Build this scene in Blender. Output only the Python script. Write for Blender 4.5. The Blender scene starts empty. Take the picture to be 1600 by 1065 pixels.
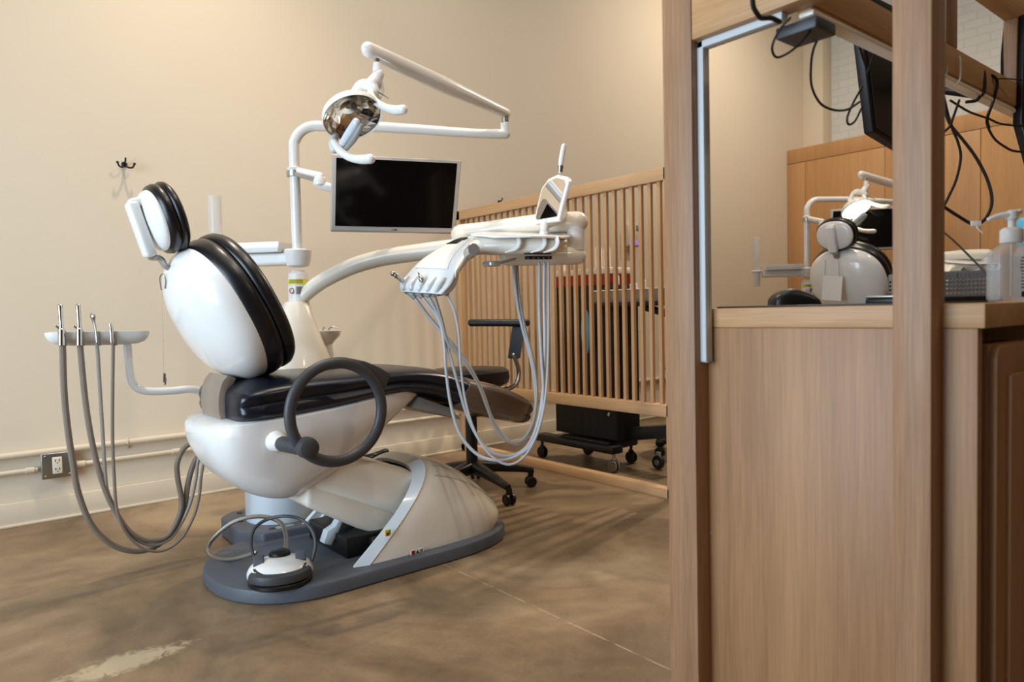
import bpy, bmesh, math, random
from mathutils import Vector, Matrix
random.seed(4)
PI = math.pi
# ------------------------------------------------------------------ camera geometry
F = 1115.0; CX, CY = 800.0, 532.5; EYE = Vector((0, 0, 0.92))
def _d(px, py): return Vector((px-CX, -(py-CY), -F)).normalized()
_y = _d(-112, 507); _x = _d(2165, 456)
_x = (_x - _y*_x.dot(_y)*0.5).normalized(); _y = (_y - _x*_x.dot(_y)).normalized(); _z = _x.cross(_y)
ROT = Matrix((_x, _y, _z))            # world = ROT @ camera
def ray(px, py): return ROT @ (Vector((px-CX, -(py-CY), -F))/F)
def PY(px, py, Y): r = ray(px, py); return EYE + r*((Y-EYE.y)/r.y)
def PX(px, py, X): r = ray(px, py); return EYE + r*((X-EYE.x)/r.x)
def PZ(px, py, Z): r = ray(px, py); return EYE + r*((Z-EYE.z)/r.z)
def PD(px, py, D): return EYE + ray(px, py)*D
cam_d = bpy.data.cameras.new('camera'); cam = bpy.data.objects.new('camera', cam_d)
bpy.context.scene.collection.objects.link(cam)
cam.matrix_world = Matrix.Translation(EYE) @ ROT.to_4x4()
cam_d.sensor_width = 36; cam_d.lens = F/1600*36; cam_d.clip_start = 0.05
cam_d.dof.use_dof = True; cam_d.dof.focus_distance = 2.6; cam_d.dof.aperture_fstop = 4.0
sc = bpy.context.scene; sc.camera = cam
sc.view_settings.view_transform = 'Standard'; sc.view_settings.look = 'None'
sc.view_settings.gamma = 1; sc.view_settings.use_curve_mapping = False
sc.view_settings.exposure = -0.07
C = sc.collection

# ------------------------------------------------------------------ materials
def lin(c): return tuple(((v/255)/12.92 if v/255 <= .04045 else ((v/255+.055)/1.055)**2.4) for v in c)
def mat(name, rgb, rough=.5, metal=0, spec=.5, coat=0, trans=0, ior=1.45, emit=None, es=0, alpha=1, bump=0, bscale=200, var=0):
    m = bpy.data.materials.new(name); m.use_nodes = True
    nt = m.node_tree; b = nt.nodes['Principled BSDF']; c = lin(rgb) + (1,)
    b.inputs['Base Color'].default_value = c; b.inputs['Roughness'].default_value = rough
    b.inputs['Metallic'].default_value = metal; b.inputs['Specular IOR Level'].default_value = spec
    b.inputs['Coat Weight'].default_value = coat; b.inputs['Coat Roughness'].default_value = .08
    b.inputs['Transmission Weight'].default_value = trans; b.inputs['IOR'].default_value = ior
    b.inputs['Alpha'].default_value = alpha
    if emit: b.inputs['Emission Color'].default_value = lin(emit)+(1,); b.inputs['Emission Strength'].default_value = es
    tc = nt.nodes.new('ShaderNodeTexCoord')
    n = nt.nodes.new('ShaderNodeTexNoise'); n.inputs['Scale'].default_value = bscale; n.inputs['Detail'].default_value = 3
    nt.links.new(tc.outputs['Object'], n.inputs['Vector'])
    if bump:
        bp = nt.nodes.new('ShaderNodeBump'); bp.inputs['Strength'].default_value = bump; bp.inputs['Distance'].default_value = .002
        nt.links.new(n.outputs['Fac'], bp.inputs['Height']); nt.links.new(bp.outputs['Normal'], b.inputs['Normal'])
    if var:
        n2 = nt.nodes.new('ShaderNodeTexNoise'); n2.inputs['Scale'].default_value = 2.5; n2.inputs['Detail'].default_value = 4
        nt.links.new(tc.outputs['Object'], n2.inputs['Vector'])
        mx = nt.nodes.new('ShaderNodeMix'); mx.data_type = 'RGBA'
        mx.inputs[6].default_value = tuple(v*(1-var) for v in c[:3])+(1,); mx.inputs[7].default_value = tuple(min(1, v*(1+var)) for v in c[:3])+(1,)
        nt.links.new(n2.outputs['Fac'], mx.inputs[0]); nt.links.new(mx.outputs[2], b.inputs['Base Color'])
    return m
def oak(name, c1, c2, axis='Z', rough=.5, scale=1.0):
    m = bpy.data.materials.new(name); m.use_nodes = True; nt = m.node_tree; b = nt.nodes['Principled BSDF']
    tc = nt.nodes.new('ShaderNodeTexCoord'); mp = nt.nodes.new('ShaderNodeMapping')
    s = [38*scale]*3; s['XYZ'.index(axis)] = 1.3*scale; mp.inputs['Scale'].default_value = s
    nt.links.new(tc.outputs['Object'], mp.inputs['Vector'])
    n = nt.nodes.new('ShaderNodeTexNoise'); n.inputs['Scale'].default_value = 1; n.inputs['Detail'].default_value = 5; n.inputs['Distortion'].default_value = .6
    nt.links.new(mp.outputs['Vector'], n.inputs['Vector'])
    mp2 = nt.nodes.new('ShaderNodeMapping'); s2 = [260*scale]*3; s2['XYZ'.index(axis)] = 9*scale; mp2.inputs['Scale'].default_value = s2
    nt.links.new(tc.outputs['Object'], mp2.inputs['Vector'])
    n2 = nt.nodes.new('ShaderNodeTexNoise'); n2.inputs['Scale'].default_value = 1; n2.inputs['Detail'].default_value = 2
    nt.links.new(mp2.outputs['Vector'], n2.inputs['Vector'])
    mp3 = nt.nodes.new('ShaderNodeMapping'); s3 = [9*scale]*3; s3['XYZ'.index(axis)] = .05; mp3.inputs['Scale'].default_value = s3
    nt.links.new(tc.outputs['Object'], mp3.inputs['Vector'])
    n3 = nt.nodes.new('ShaderNodeTexNoise'); n3.inputs['Scale'].default_value = 1; n3.inputs['Detail'].default_value = 1
    nt.links.new(mp3.outputs['Vector'], n3.inputs['Vector'])
    a = nt.nodes.new('ShaderNodeMath'); a.operation = 'ADD'; nt.links.new(n.outputs['Fac'], a.inputs[0]); nt.links.new(n2.outputs['Fac'], a.inputs[1])
    a2 = nt.nodes.new('ShaderNodeMath'); a2.operation = 'ADD'; nt.links.new(a.outputs[0], a2.inputs[0]); nt.links.new(n3.outputs['Fac'], a2.inputs[1])
    r = nt.nodes.new('ShaderNodeValToRGB'); r.color_ramp.elements[0].position = .38; r.color_ramp.elements[1].position = .62
    dv = nt.nodes.new('ShaderNodeMath'); dv.operation = 'DIVIDE'; dv.inputs[1].default_value = 3; nt.links.new(a2.outputs[0], dv.inputs[0])
    r.color_ramp.elements[0].color = lin(c1)+(1,); r.color_ramp.elements[1].color = lin(c2)+(1,)
    nt.links.new(dv.outputs[0], r.inputs[0]); nt.links.new(r.outputs[0], b.inputs['Base Color'])
    b.inputs['Roughness'].default_value = rough
    bp = nt.nodes.new('ShaderNodeBump'); bp.inputs['Strength'].default_value = .15; bp.inputs['Distance'].default_value = .001
    nt.links.new(n2.outputs['Fac'], bp.inputs['Height']); nt.links.new(bp.outputs['Normal'], b.inputs['Normal'])
    return m
def floor_mat():
    m = bpy.data.materials.new('stained concrete'); m.use_nodes = True; nt = m.node_tree; b = nt.nodes['Principled BSDF']; L = nt.links
    tc = nt.nodes.new('ShaderNodeTexCoord')
    def noise(sc_, det, dist=0, off=(0,0,0), scl=(1,1,1)):
        mp = nt.nodes.new('ShaderNodeMapping'); mp.inputs['Location'].default_value = off; mp.inputs['Scale'].default_value = scl
        L.new(tc.outputs['Object'], mp.inputs['Vector'])
        n = nt.nodes.new('ShaderNodeTexNoise'); n.inputs['Scale'].default_value = sc_; n.inputs['Detail'].default_value = det; n.inputs['Distortion'].default_value = dist
        n.inputs['Roughness'].default_value = .62
        L.new(mp.outputs['Vector'], n.inputs['Vector']); return n.outputs['Fac']
    def ramp(x, stops):
        r = nt.nodes.new('ShaderNodeValToRGB'); e = r.color_ramp.elements
        while len(e) < len(stops): e.new(.5)
        for i, (p, c) in enumerate(stops): e[i].position = p; e[i].color = (c+(1,)) if isinstance(c, tuple) else (c, c, c, 1)
        L.new(x, r.inputs[0]); return r.outputs[0]
    def mix(f, a, c, mode='MIX'):
        mx = nt.nodes.new('ShaderNodeMix'); mx.data_type = 'RGBA'; mx.blend_type = mode
        if isinstance(f, float): mx.inputs[0].default_value = f
        else: L.new(f, mx.inputs[0])
        for i, v in ((6, a), (7, c)):
            if isinstance(v, tuple): mx.inputs[i].default_value = v+(1,)
            else: L.new(v, mx.inputs[i])
        return mx.outputs[2]
    big = ramp(noise(1.1, 6, .8, scl=(1.2, .8, 1)), [(.38, lin((86,67,47))), (.5, lin((130,107,80))), (.62, lin((168,146,114)))])
    fine = ramp(noise(7, 8, .4), [(.3, lin((98,77,55))), (.7, lin((154,131,100)))])
    col = mix(.35, big, fine)
    speck = ramp(noise(90, 3), [(.35, .75), (.6, 1.0)])
    col = mix(.5, col, speck, 'MULTIPLY')
    # pale scraped patch at one spot and a pale joint line, both real marks in the slab
    sx = nt.nodes.new('ShaderNodeSeparateXYZ'); L.new(tc.outputs['Object'], sx.inputs[0])
    def near(out, c, w):
        s = nt.nodes.new('ShaderNodeMath'); s.operation = 'SUBTRACT'; L.new(out, s.inputs[0]); s.inputs[1].default_value = c
        a = nt.nodes.new('ShaderNodeMath'); a.operation = 'ABSOLUTE'; L.new(s.outputs[0], a.inputs[0])
        g = nt.nodes.new('ShaderNodeMapRange'); g.inputs['From Min'].default_value = 0; g.inputs['From Max'].default_value = w; g.inputs['To Min'].default_value = 1; g.inputs['To Max'].default_value = 0
        L.new(a.outputs[0], g.inputs['Value']); return g.outputs[0]
    def mul(a, c):
        q = nt.nodes.new('ShaderNodeMath'); q.operation = 'MULTIPLY'; L.new(a, q.inputs[0])
        if isinstance(c, float): q.inputs[1].default_value = c
        else: L.new(c, q.inputs[1])
        return q.outputs[0]
    rot = nt.nodes.new('ShaderNodeMapping'); rot.vector_type = 'POINT'
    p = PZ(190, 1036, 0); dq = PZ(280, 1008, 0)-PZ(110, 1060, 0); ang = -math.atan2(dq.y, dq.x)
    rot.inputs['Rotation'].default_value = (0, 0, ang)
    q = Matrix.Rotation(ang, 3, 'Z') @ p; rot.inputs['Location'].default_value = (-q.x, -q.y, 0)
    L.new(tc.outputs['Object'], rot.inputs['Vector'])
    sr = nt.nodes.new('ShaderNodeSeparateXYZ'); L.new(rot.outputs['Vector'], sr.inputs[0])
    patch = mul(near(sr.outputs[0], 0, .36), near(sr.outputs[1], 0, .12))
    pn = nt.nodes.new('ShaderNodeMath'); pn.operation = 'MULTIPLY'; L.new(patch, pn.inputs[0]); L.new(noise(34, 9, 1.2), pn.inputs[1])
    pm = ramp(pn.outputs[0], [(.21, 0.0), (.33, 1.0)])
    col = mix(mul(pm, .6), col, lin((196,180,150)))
    j = ramp(near(sx.outputs[0], 1.425, .007), [(.45, 0.0), (.75, 1.0)])
    j2 = ramp(near(sx.outputs[1], 2.17-1.9, .007), [(.45, 0.0), (.75, 1.0)])
    brk = ramp(noise(14, 4), [(.42, 0.0), (.52, 1.0)])
    col = mix(mul(mul(j, brk), .55), col, lin((190,176,152)))
    L.new(col, b.inputs['Base Color'])
    rg = ramp(noise(3, 5), [(.3, .32), (.7, .55)]); L.new(rg, b.inputs['Roughness'])
    bp = nt.nodes.new('ShaderNodeBump'); bp.inputs['Strength'].default_value = .12; bp.inputs['Distance'].default_value = .004
    L.new(noise(12, 6), bp.inputs['Height']); L.new(bp.outputs['Normal'], b.inputs['Normal'])
    return m
SCR_ANG = 26
def brick_mat():
    m = bpy.data.materials.new('white painted brick'); m.use_nodes = True; nt = m.node_tree; b = nt.nodes['Principled BSDF']
    tc = nt.nodes.new('ShaderNodeTexCoord'); mp = nt.nodes.new('ShaderNodeMapping'); mp.inputs['Rotation'].default_value = (PI/2, 0, PI/2)
    sp = nt.nodes.new('ShaderNodeSeparateXYZ'); cb = nt.nodes.new('ShaderNodeCombineXYZ')
    nt.links.new(tc.outputs['Object'], sp.inputs[0]); ad = nt.nodes.new('ShaderNodeMath'); ad.operation = 'ADD'
    nt.links.new(sp.outputs[0], ad.inputs[0]); nt.links.new(sp.outputs[1], ad.inputs[1])
    nt.links.new(ad.outputs[0], cb.inputs[0]); nt.links.new(sp.outputs[2], cb.inputs[1])
    br = nt.nodes.new('ShaderNodeTexBrick'); br.inputs['Scale'].default_value = 1; br.inputs['Brick Width'].default_value = .21; br.inputs['Row Height'].default_value = .075
    br.inputs['Mortar Size'].default_value = .006; br.inputs['Color1'].default_value = lin((206,206,198))+(1,); br.inputs['Color2'].default_value = lin((210,210,203))+(1,); br.inputs['Mortar'].default_value = lin((199,198,190))+(1,)
    nt.links.new(cb.outputs[0], br.inputs['Vector']); nt.links.new(br.outputs['Color'], b.inputs['Base Color'])
    bp = nt.nodes.new('ShaderNodeBump'); bp.inputs['Distance'].default_value = .005; bp.inputs['Strength'].default_value = .5; bp.invert = True
    nt.links.new(br.outputs['Fac'], bp.inputs['Height']); nt.links.new(bp.outputs['Normal'], b.inputs['Normal'])
    b.inputs['Roughness'].default_value = .6
    return m
M = {}
M['wall'] = mat('cream wall paint', (225,212,190), .75, bump=.1, bscale=120, var=.02)
M['blockwall'] = mat('brown blocker wall', (128,92,60), .6)  # invented tone of the added front wall, steers its bounce light
M['trim'] = mat('cream trim paint', (214,201,179), .5, bump=.05, bscale=60)
M['pilaster'] = mat('cream smooth plaster', (216,202,176), .7, bump=.1)
M['ceil'] = mat('white ceiling paint', (225,222,214), .8)
M['floor'] = floor_mat(); M['brick'] = brick_mat()
M['oakZ'] = oak('pale oak vertical grain', (138,102,73), (172,131,96), 'Z')
M['oakX'] = oak('pale oak lengthwise grain', (168,126,84), (196,154,108), 'X')
M['oakY'] = oak('pale oak crosswise grain', (168,126,84), (196,154,108), 'Y')
M['slatZ'] = oak('honey oak slats', (186,146,104), (208,170,128), 'Z')
M['slatY'] = oak('honey oak rail', (186,146,104), (208,170,128), 'Y')
M['veneer'] = oak('honey veneer cabinet', (172,126,78), (190,143,92), 'Z', .45, .6)
M['panel'] = oak('oak veneer panel', (142,103,69), (168,125,85), 'Z', .5, .8)
M['white'] = mat('white gloss plastic', (232,231,228), .22, coat=.5)
M['whitesoft'] = mat('white satin plastic', (226,224,220), .4)
M['ivory'] = mat('ivory enamel', (232,226,212), .3, coat=.3)
M['bluewhite'] = mat('pale blue white plastic', (206,214,220), .3, coat=.3)
M['leather'] = mat('black leather', (17,18,22), .32, spec=.6, bump=.12, bscale=260)
M['blue_sheen'] = mat('black leather with blue reflection tint', (15,21,34), .28, spec=.6, bump=.1, bscale=260)  # black leather, with the bluish window reflection put into its colour
M['darkgrey'] = mat('dark grey rubber', (62,63,66), .45, bump=.06, bscale=400)
M['basegrey'] = mat('slate grey base plastic', (80,84,92), .5, bump=.08, bscale=300)
M['taupe'] = mat('taupe metallic paint', (158,144,130), .35, metal=.35)
M['film'] = mat('glossy smoky foot cover', (98,86,74), .22, coat=.6)
M['midgrey'] = mat('mid grey plastic', (140,140,138), .4)
M['silver'] = mat('silver paint', (176,176,174), .3, metal=.7)
M['chrome'] = mat('chrome', (215,212,205), .12, metal=1)
M['steel'] = mat('brushed steel', (170,168,162), .35, metal=1)
M['mirror'] = mat('mirror glass', (235,235,235), .02, metal=1)
M['basket'] = mat('grey coated wire', (118,116,114), .4)
M['hose'] = mat('warm grey hose', (150,143,134), .45)
M['hosebrown'] = mat('taupe grey hose', (128,116,102), .5)
M['hoseblue'] = mat('light grey hose', (172,176,180), .4)
M['black'] = mat('black plastic', (16,16,17), .4)
M['blackmatte'] = mat('black cabinet paint', (14,13,13), .6)
M['screen'] = mat('black glass screen', (6,6,7), .12, spec=.5)
M['bezel'] = mat('light grey bezel', (176,170,164), .4, metal=.1)
M['glass'] = mat('clear acrylic', (236,232,226), .15, alpha=.33)
M['bottle'] = mat('clear bottle plastic', (214,218,218), .12, alpha=.30)
M['gel'] = mat('sanitiser gel', (206,212,212), .1, alpha=.22)
M['red'] = mat('red plastic', (150,34,22), .4)
M['yellow'] = mat('yellow label', (214,206,60), .5)
M['paper'] = mat('white paper', (232,228,220), .7)
M['blue'] = mat('sky blue plastic', (96,178,206), .4)
M['socket'] = mat('socket white', (226,218,200), .4)
M['ink'] = mat('label ink', (40,36,36), .6)
M['green'] = mat('green label', (96,140,84), .6)
M['cord'] = mat('black cable', (18,16,15), .5)
M['whitecord'] = mat('white cable', (205,195,180), .5)
M['led'] = mat('white aluminium channel', (196,200,202), .55)
M['lampon'] = mat('lit reflector', (255,250,225), .3, emit=(255,240,205), es=14)
M['uv'] = mat('violet indicator', (160,120,220), .4, emit=(190,160,235), es=.35)
M['cassette'] = mat('steel instrument tray', (150,148,146), .35, metal=.8, var=.2)

# ------------------------------------------------------------------ mesh helpers
def nb(): return bmesh.new()
def merge(bm, t):
    me = bpy.data.meshes.new('t'); t.to_mesh(me); t.free(); bm.from_mesh(me); bpy.data.meshes.remove(me)
def box(bm, lo, hi, bev=.003, seg=2, rot=None):
    """axis-aligned bevelled box lo..hi, optionally turned about its centre"""
    t = bmesh.new(); bmesh.ops.create_cube(t, size=1)
    s = [hi[i]-lo[i] for i in range(3)]; c = Vector([(hi[i]+lo[i])/2 for i in range(3)])
    for v in t.verts: v.co = Vector((v.co.x*s[0], v.co.y*s[1], v.co.z*s[2]))
    if bev: bmesh.ops.bevel(t, geom=t.edges[:], offset=min(bev, min(s)*.45), segments=seg, profile=.5, affect='EDGES')
    if rot is not None:
        for v in t.verts: v.co = rot @ v.co
    for v in t.verts: v.co += c
    merge(bm, t); return bm
def obox(bm, c, ax, ay, az, bev=.003, seg=2):
    """box centred at c with full-size axis vectors"""
    t = bmesh.new(); bmesh.ops.create_cube(t, size=1)
    ax, ay, az = Vector(ax), Vector(ay), Vector(az)
    L = (ax.length, ay.length, az.length); R = Matrix((ax/L[0], ay/L[1], az/L[2])).transposed()
    for v in t.verts: v.co = Vector((v.co.x*L[0], v.co.y*L[1], v.co.z*L[2]))
    if bev: bmesh.ops.bevel(t, geom=t.edges[:], offset=min(bev, min(L)*.45), segments=seg, profile=.5, affect='EDGES')
    for v in t.verts: v.co = R @ v.co + Vector(c)
    bmesh.ops.recalc_face_normals(t, faces=t.faces[:])
    merge(bm, t); return bm
def catmull(P, n):
    P = [Vector(p) for p in P]
    if n <= 1 or len(P) < 3: return P
    Q = [P[0]*2-P[1]] + P + [P[-1]*2-P[-2]]; out = []
    for i in range(1, len(Q)-2):
        a, b, c, d = Q[i-1], Q[i], Q[i+1], Q[i+2]
        for k in range(n):
            t = k/n; out.append(.5*((2*b)+(c-a)*t+(2*a-5*b+4*c-d)*t*t+(3*b-a-3*c+d)*t**3))
    out.append(P[-1]); return out
def tube(bm, P, r, seg=10, n=6, cap='round', flat=1.0):
    """swept tube through points P; r is a number or one per point"""
    rs = r if isinstance(r, (list, tuple)) else [r]*len(P)
    if n > 1 and len(P) > 2:
        P4 = [Vector((p[0], p[1], p[2])) for p in P]; C_ = catmull(P4, n)
        rr = []
        for i in range(len(P)-1):
            for k in range(n): rr.append(rs[i]+(rs[i+1]-rs[i])*k/n)
        rr.append(rs[-1])
    else: C_ = [Vector(p) for p in P]; rr = list(rs)
    if cap == 'round':
        d0 = (C_[0]-C_[1]).normalized(); d1 = (C_[-1]-C_[-2]).normalized()
        pre = [(C_[0]+d0*rr[0]*math.sin(a), rr[0]*math.cos(a)) for a in (PI/2*.97, PI/3, PI/6)]
        post = [(C_[-1]+d1*rr[-1]*math.sin(a), rr[-1]*math.cos(a)) for a in (PI/6, PI/3, PI/2*.97)]
        C_ = [p for p, _ in pre]+C_+[p for p, _ in post]; rr = [q for _, q in pre]+rr+[q for _, q in post]
    t0 = (C_[1]-C_[0]).normalized(); up = Vector((0, 0, 1)) if abs(t0.z) < .9 else Vector((0, 1, 0))
    nrm = (up - t0*up.dot(t0)).normalized(); rings = []
    for i, p in enumerate(C_):
        t = (C_[min(i+1, len(C_)-1)]-C_[max(i-1, 0)]).normalized()
        nrm = (nrm - t*nrm.dot(t)).normalized(); bi = t.cross(nrm)
        rings.append([p+(nrm*math.cos(2*PI*k/seg)+bi*math.sin(2*PI*k/seg)*flat)*rr[i] for k in range(seg)])
    return loft(bm, rings)
def loft(bm, rings, cap=True, closed=True):
    vs = [[bm.verts.new(p) for p in r] for r in rings]; n = len(vs[0]); m = n if closed else n-1; fs = []
    for i in range(len(vs)-1):
        for k in range(m):
            fs.append(bm.faces.new((vs[i][k], vs[i][(k+1) % n], vs[i+1][(k+1) % n], vs[i+1][k])))
    if cap and closed:
        fs.append(bm.faces.new(vs[0][::-1])); fs.append(bm.faces.new(vs[-1]))
    bmesh.ops.recalc_face_normals(bm, faces=fs)
    return bm
def lathe(bm, prof, c=(0, 0, 0), axis=(0, 0, 1), seg=28, cap=True):
    a = Vector(axis).normalized(); u = a.orthogonal().normalized(); w = a.cross(u); c = Vector(c)
    return loft(bm, [[c+a*z+(u*math.cos(2*PI*k/seg)+w*math.sin(2*PI*k/seg))*max(r, .0004) for k in range(seg)] for r, z in prof], cap)
def cyl(bm, a, b, r, seg=20, bev=.002):
    a, b = Vector(a), Vector(b); L = (b-a).length; e = min(bev, r*.4, L*.3)
    return lathe(bm, [(r-e, 0), (r, e), (r, L-e), (r-e, L)], a, b-a, seg)
def prism(bm, pts, off, bev=.004, seg=2):
    """closed 3D polygon pushed along off, edges rounded"""
    t = bmesh.new(); off = Vector(off)
    A = [t.verts.new(p) for p in pts]; B = [t.verts.new(Vector(p)+off) for p in pts]; n = len(pts)
    t.faces.new(A[::-1]); t.faces.new(B)
    for i in range(n): t.faces.new((A[i], A[(i+1) % n], B[(i+1) % n], B[i]))
    bmesh.ops.recalc_face_normals(t, faces=t.faces[:])
    if bev:
        es = [e for e in t.edges if len(e.link_faces) == 2 and e.calc_face_angle(0) > math.radians(35)]
        bmesh.ops.bevel(t, geom=es, offset=bev, segments=seg, profile=.5, affect='EDGES')
    merge(bm, t); return bm
def se(a, e): return math.copysign(abs(math.cos(a))**e, math.cos(a)), math.copysign(abs(math.sin(a))**e, math.sin(a))
def ball(bm, c, r, sx=1, sy=1, sz=1, seg=18):
    t = bmesh.new(); bmesh.ops.create_uvsphere(t, u_segments=seg, v_segments=seg//2+2, radius=r)
    for v in t.verts: v.co = Vector((v.co.x*sx, v.co.y*sy, v.co.z*sz))+Vector(c)
    merge(bm, t); return bm
def torus(bm, c, u, w, R, r, seg=56, rs=12, a0=0, a1=2*PI, flat=1.0):
    u, w = Vector(u).normalized(), Vector(w).normalized(); nn = u.cross(w); c = Vector(c); full = abs(a1-a0-2*PI) < 1e-4
    rings = []
    for i in range(seg+1):
        a = a0+(a1-a0)*i/seg; d = u*math.cos(a)+w*math.sin(a)
        rings.append([c+d*R+(d*math.cos(2*PI*k/rs)+nn*math.sin(2*PI*k/rs)*flat)*r for k in range(rs)])
    if full: rings[-1] = rings[0]; 
    vs = [[bm.verts.new(p) for p in q] for q in (rings[:-1] if full else rings)]
    fs = []; m = len(vs)
    for i in range(m if full else m-1):
        for k in range(rs): fs.append(bm.faces.new((vs[i][k], vs[i][(k+1) % rs], vs[(i+1) % m][(k+1) % rs], vs[(i+1) % m][k])))
    if not full: fs.append(bm.faces.new(vs[0][::-1])); fs.append(bm.faces.new(vs[-1]))
    bmesh.ops.recalc_face_normals(bm, faces=fs); return bm

# ------------------------------------------------------------------ objects
ORG = {}
def thing(name, label, cat, loc, group=None):
    o = bpy.data.objects.new(name, None); C.objects.link(o); o.location = loc; o.empty_display_size = .05
    o['label'] = label; o['category'] = cat
    if group: o['group'] = group
    ORG[o] = Vector(loc); return o
def obj(name, bm, m, parent=None, label=None, sharp=35):
    me = bpy.data.meshes.new(name); bm.to_mesh(me); bm.free()
    for p in me.polygons: p.use_smooth = True
    me.set_sharp_from_angle(angle=math.radians(sharp)); me.materials.append(m)
    o = bpy.data.objects.new(name, me); C.objects.link(o)
    if parent is not None:
        off = ORG[parent]; me.transform(Matrix.Translation(-off)); o.parent = parent; ORG[o] = off
    else:
        xs = [v.co for v in me.vertices]; b = Vector((sum(v.x for v in xs)/len(xs), sum(v.y for v in xs)/len(xs), min(v.z for v in xs)))
        me.transform(Matrix.Translation(-b)); o.location = b; ORG[o] = b
    if label: o['label'] = label
    return o
def solo(name, bm, m, label, cat, group=None, sharp=35):
    o = obj(name, bm, m, None, label, sharp); o['category'] = cat
    if group: o['group'] = group
    return o
def struct(name, bm, m, at0=True, parent=None):
    me = bpy.data.meshes.new(name); bm.to_mesh(me); bm.free(); me.materials.append(m)
    for p in me.polygons: p.use_smooth = True
    me.set_sharp_from_angle(angle=math.radians(35))
    o = bpy.data.objects.new(name, me); C.objects.link(o); o['kind'] = 'structure'
    if parent: o.parent = parent
    ORG[o] = Vector((0, 0, 0)); return o

WY = 3.92      # back wall plane
# ------------------------------------------------------------------ setting
b = nb(); box(b, (-3, -3.5, -.1), (9, WY, 0), 0); struct('floor', b, M['floor'])
b = nb(); box(b, (-3, WY, 0), (9, WY+.15, 4.8), 0); struct('wall_back', b, M['wall'])
b = nb(); box(b, (7.4, -3.5, 0), (7.6, WY, 4.8), 0); struct('wall_right', b, M['brick'])
b = nb(); box(b, (-3, -3.65, 0), (9, -3.5, 4.8), 0); struct('wall_front_blocker', b, M['blockwall'])  # unseen wall added to block ambient light from this side
b = nb(); WL = -2.4
for lo, hi in (((WL-.15, -3.5, 0), (WL, -.9, 4.8)), ((WL-.15, 2.7, 0), (WL, WY, 4.8)), ((WL-.15, -.9, 0), (WL, 2.7, .15)), ((WL-.15, -.9, 3.3), (WL, 2.7, 4.8))): box(b, lo, hi, 0)
struct('wall_left', b, M['wall'])
b = nb()
for y in (-.9, .28, 1.48, 2.66): box(b, (WL-.1, y, .15), (WL-.05, y+.04, 3.3), .003)
for z in (.15, 2.3, 3.26): box(b, (WL-.1, -.9, z), (WL-.05, 2.7, z+.04), .003)
struct('window_1', b, M['black'])  # unseen window, frame added around the daylight area lamp
b = nb(); box(b, (-3, -3.5, 4.8), (9, WY+.15, 4.9), 0); struct('ceiling', b, M['ceil'])
b = nb(); box(b, (7.22, 3.70, 0), (7.4, WY, 4.8), .004); struct('trim_1', b, M['pilaster'])
b = nb(); box(b, (-3, WY-.022, 0), (6.88, WY, .108), .004); box(b, (-3, WY-.03, 0), (6.88, WY, .012), .003); struct('baseboard_back', b, M['trim'])
b = nb(); cyl(b, (-3, WY-.022, .323), (6.88, WY-.022, .323), .016, 12); struct('trim_2', b, M['trim'])

# conduit with a metal outlet box
t = thing('electrical_conduit', 'cream painted metal conduit running low along the back wall', 'conduit', (0.4, WY-.02, .2))
b = nb(); cyl(b, (-3, WY-.022, .247), (.36, WY-.022, .247), .0115, 12); cyl(b, (.50, WY-.022, .247), (2.71, WY-.022, .247), .0115, 12); obj('pipe', b, M['trim'], t)
for x in (.33, .53, .95, 1.75):
    b = nb(); cyl(b, (x-.018, WY-.022, .247), (x+.018, WY-.022, .247), .0155, 12); obj('coupling', b, M['trim'], t)
for x in (.73, 1.42):
    b = nb(); torus(b, (x, WY-.022, .323), (0, 1, 0), (0, 0, 1), .018, .004, 16, 6, -PI/2, PI/2*2.2); box(b, (x-.008, WY-.012, .29), (x+.008, WY-.002, .31), .002); obj('pipe_clip', b, M['trim'], t)
t = thing('power_outlet', 'grey steel outlet box with white double socket on the back wall', 'outlet', (.43, WY-.03, .25))
b = nb(); box(b, (.375, WY-.05, .205), (.49, WY, .312), .008, 3); obj('box', b, M['silver'], t)
b = nb(); box(b, (.37, WY-.056, .2), (.495, WY-.048, .317), .006, 3)
for sx in (.385, .48):
    for sz in (.213, .305): cyl(b, (sx, WY-.062, sz), (sx, WY-.05, sz), .005, 10)
obj('cover_plate', b, M['steel'], t)
b = nb(); box(b, (.413, WY-.062, .221), (.452, WY-.054, .298), .004, 3); f = obj('socket', b, M['socket'], t)
for z in (.24, .279):
    b = nb()
    for x in (.425, .44): box(b, (x-.0015, WY-.0635, z-.001), (x+.0015, WY-.0615, z+.009), 0)
    cyl(b, (.4325, WY-.0635, z-.007), (.4325, WY-.0615, z-.007), .0025, 10)
    obj('socket_slot', b, M['ink'], f)

def hook(px, py, label):
    p = PY(px, py, WY)
    t = thing('coat_hook', label, 'hook', (p.x, WY, p.z-.02), 'black coat hooks on the back wall')
    b = nb(); lathe(b, [(.014, 0), (.014, .004), (.009, .008), (.006, .012)], (p.x, WY, p.z), (0, -1, 0), 20); obj('wall_plate', b, M['black'], t)
    b = nb()
    for s in (-1, 1):
        tube(b, [(p.x, WY-.01, p.z-.004), (p.x+s*.012, WY-.03, p.z-.018), (p.x+s*.028, WY-.04, p.z-.018), (p.x+s*.036, WY-.043, p.z-.004)], .0042, 8, 5)
        ball(b, (p.x+s*.037, WY-.043, p.z), .0065)
    tube(b, [(p.x, WY-.01, p.z+.004), (p.x, WY-.03, p.z+.012), (p.x, WY-.036, p.z+.024)], .0042, 8, 5)
    obj('prong', b, M['black'], t)
hook(194, 257, 'small black double coat hook high on the wall above the leftmost hoses')
hook(780, 316, 'small black coat hook just above the slatted screen top rail')

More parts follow.
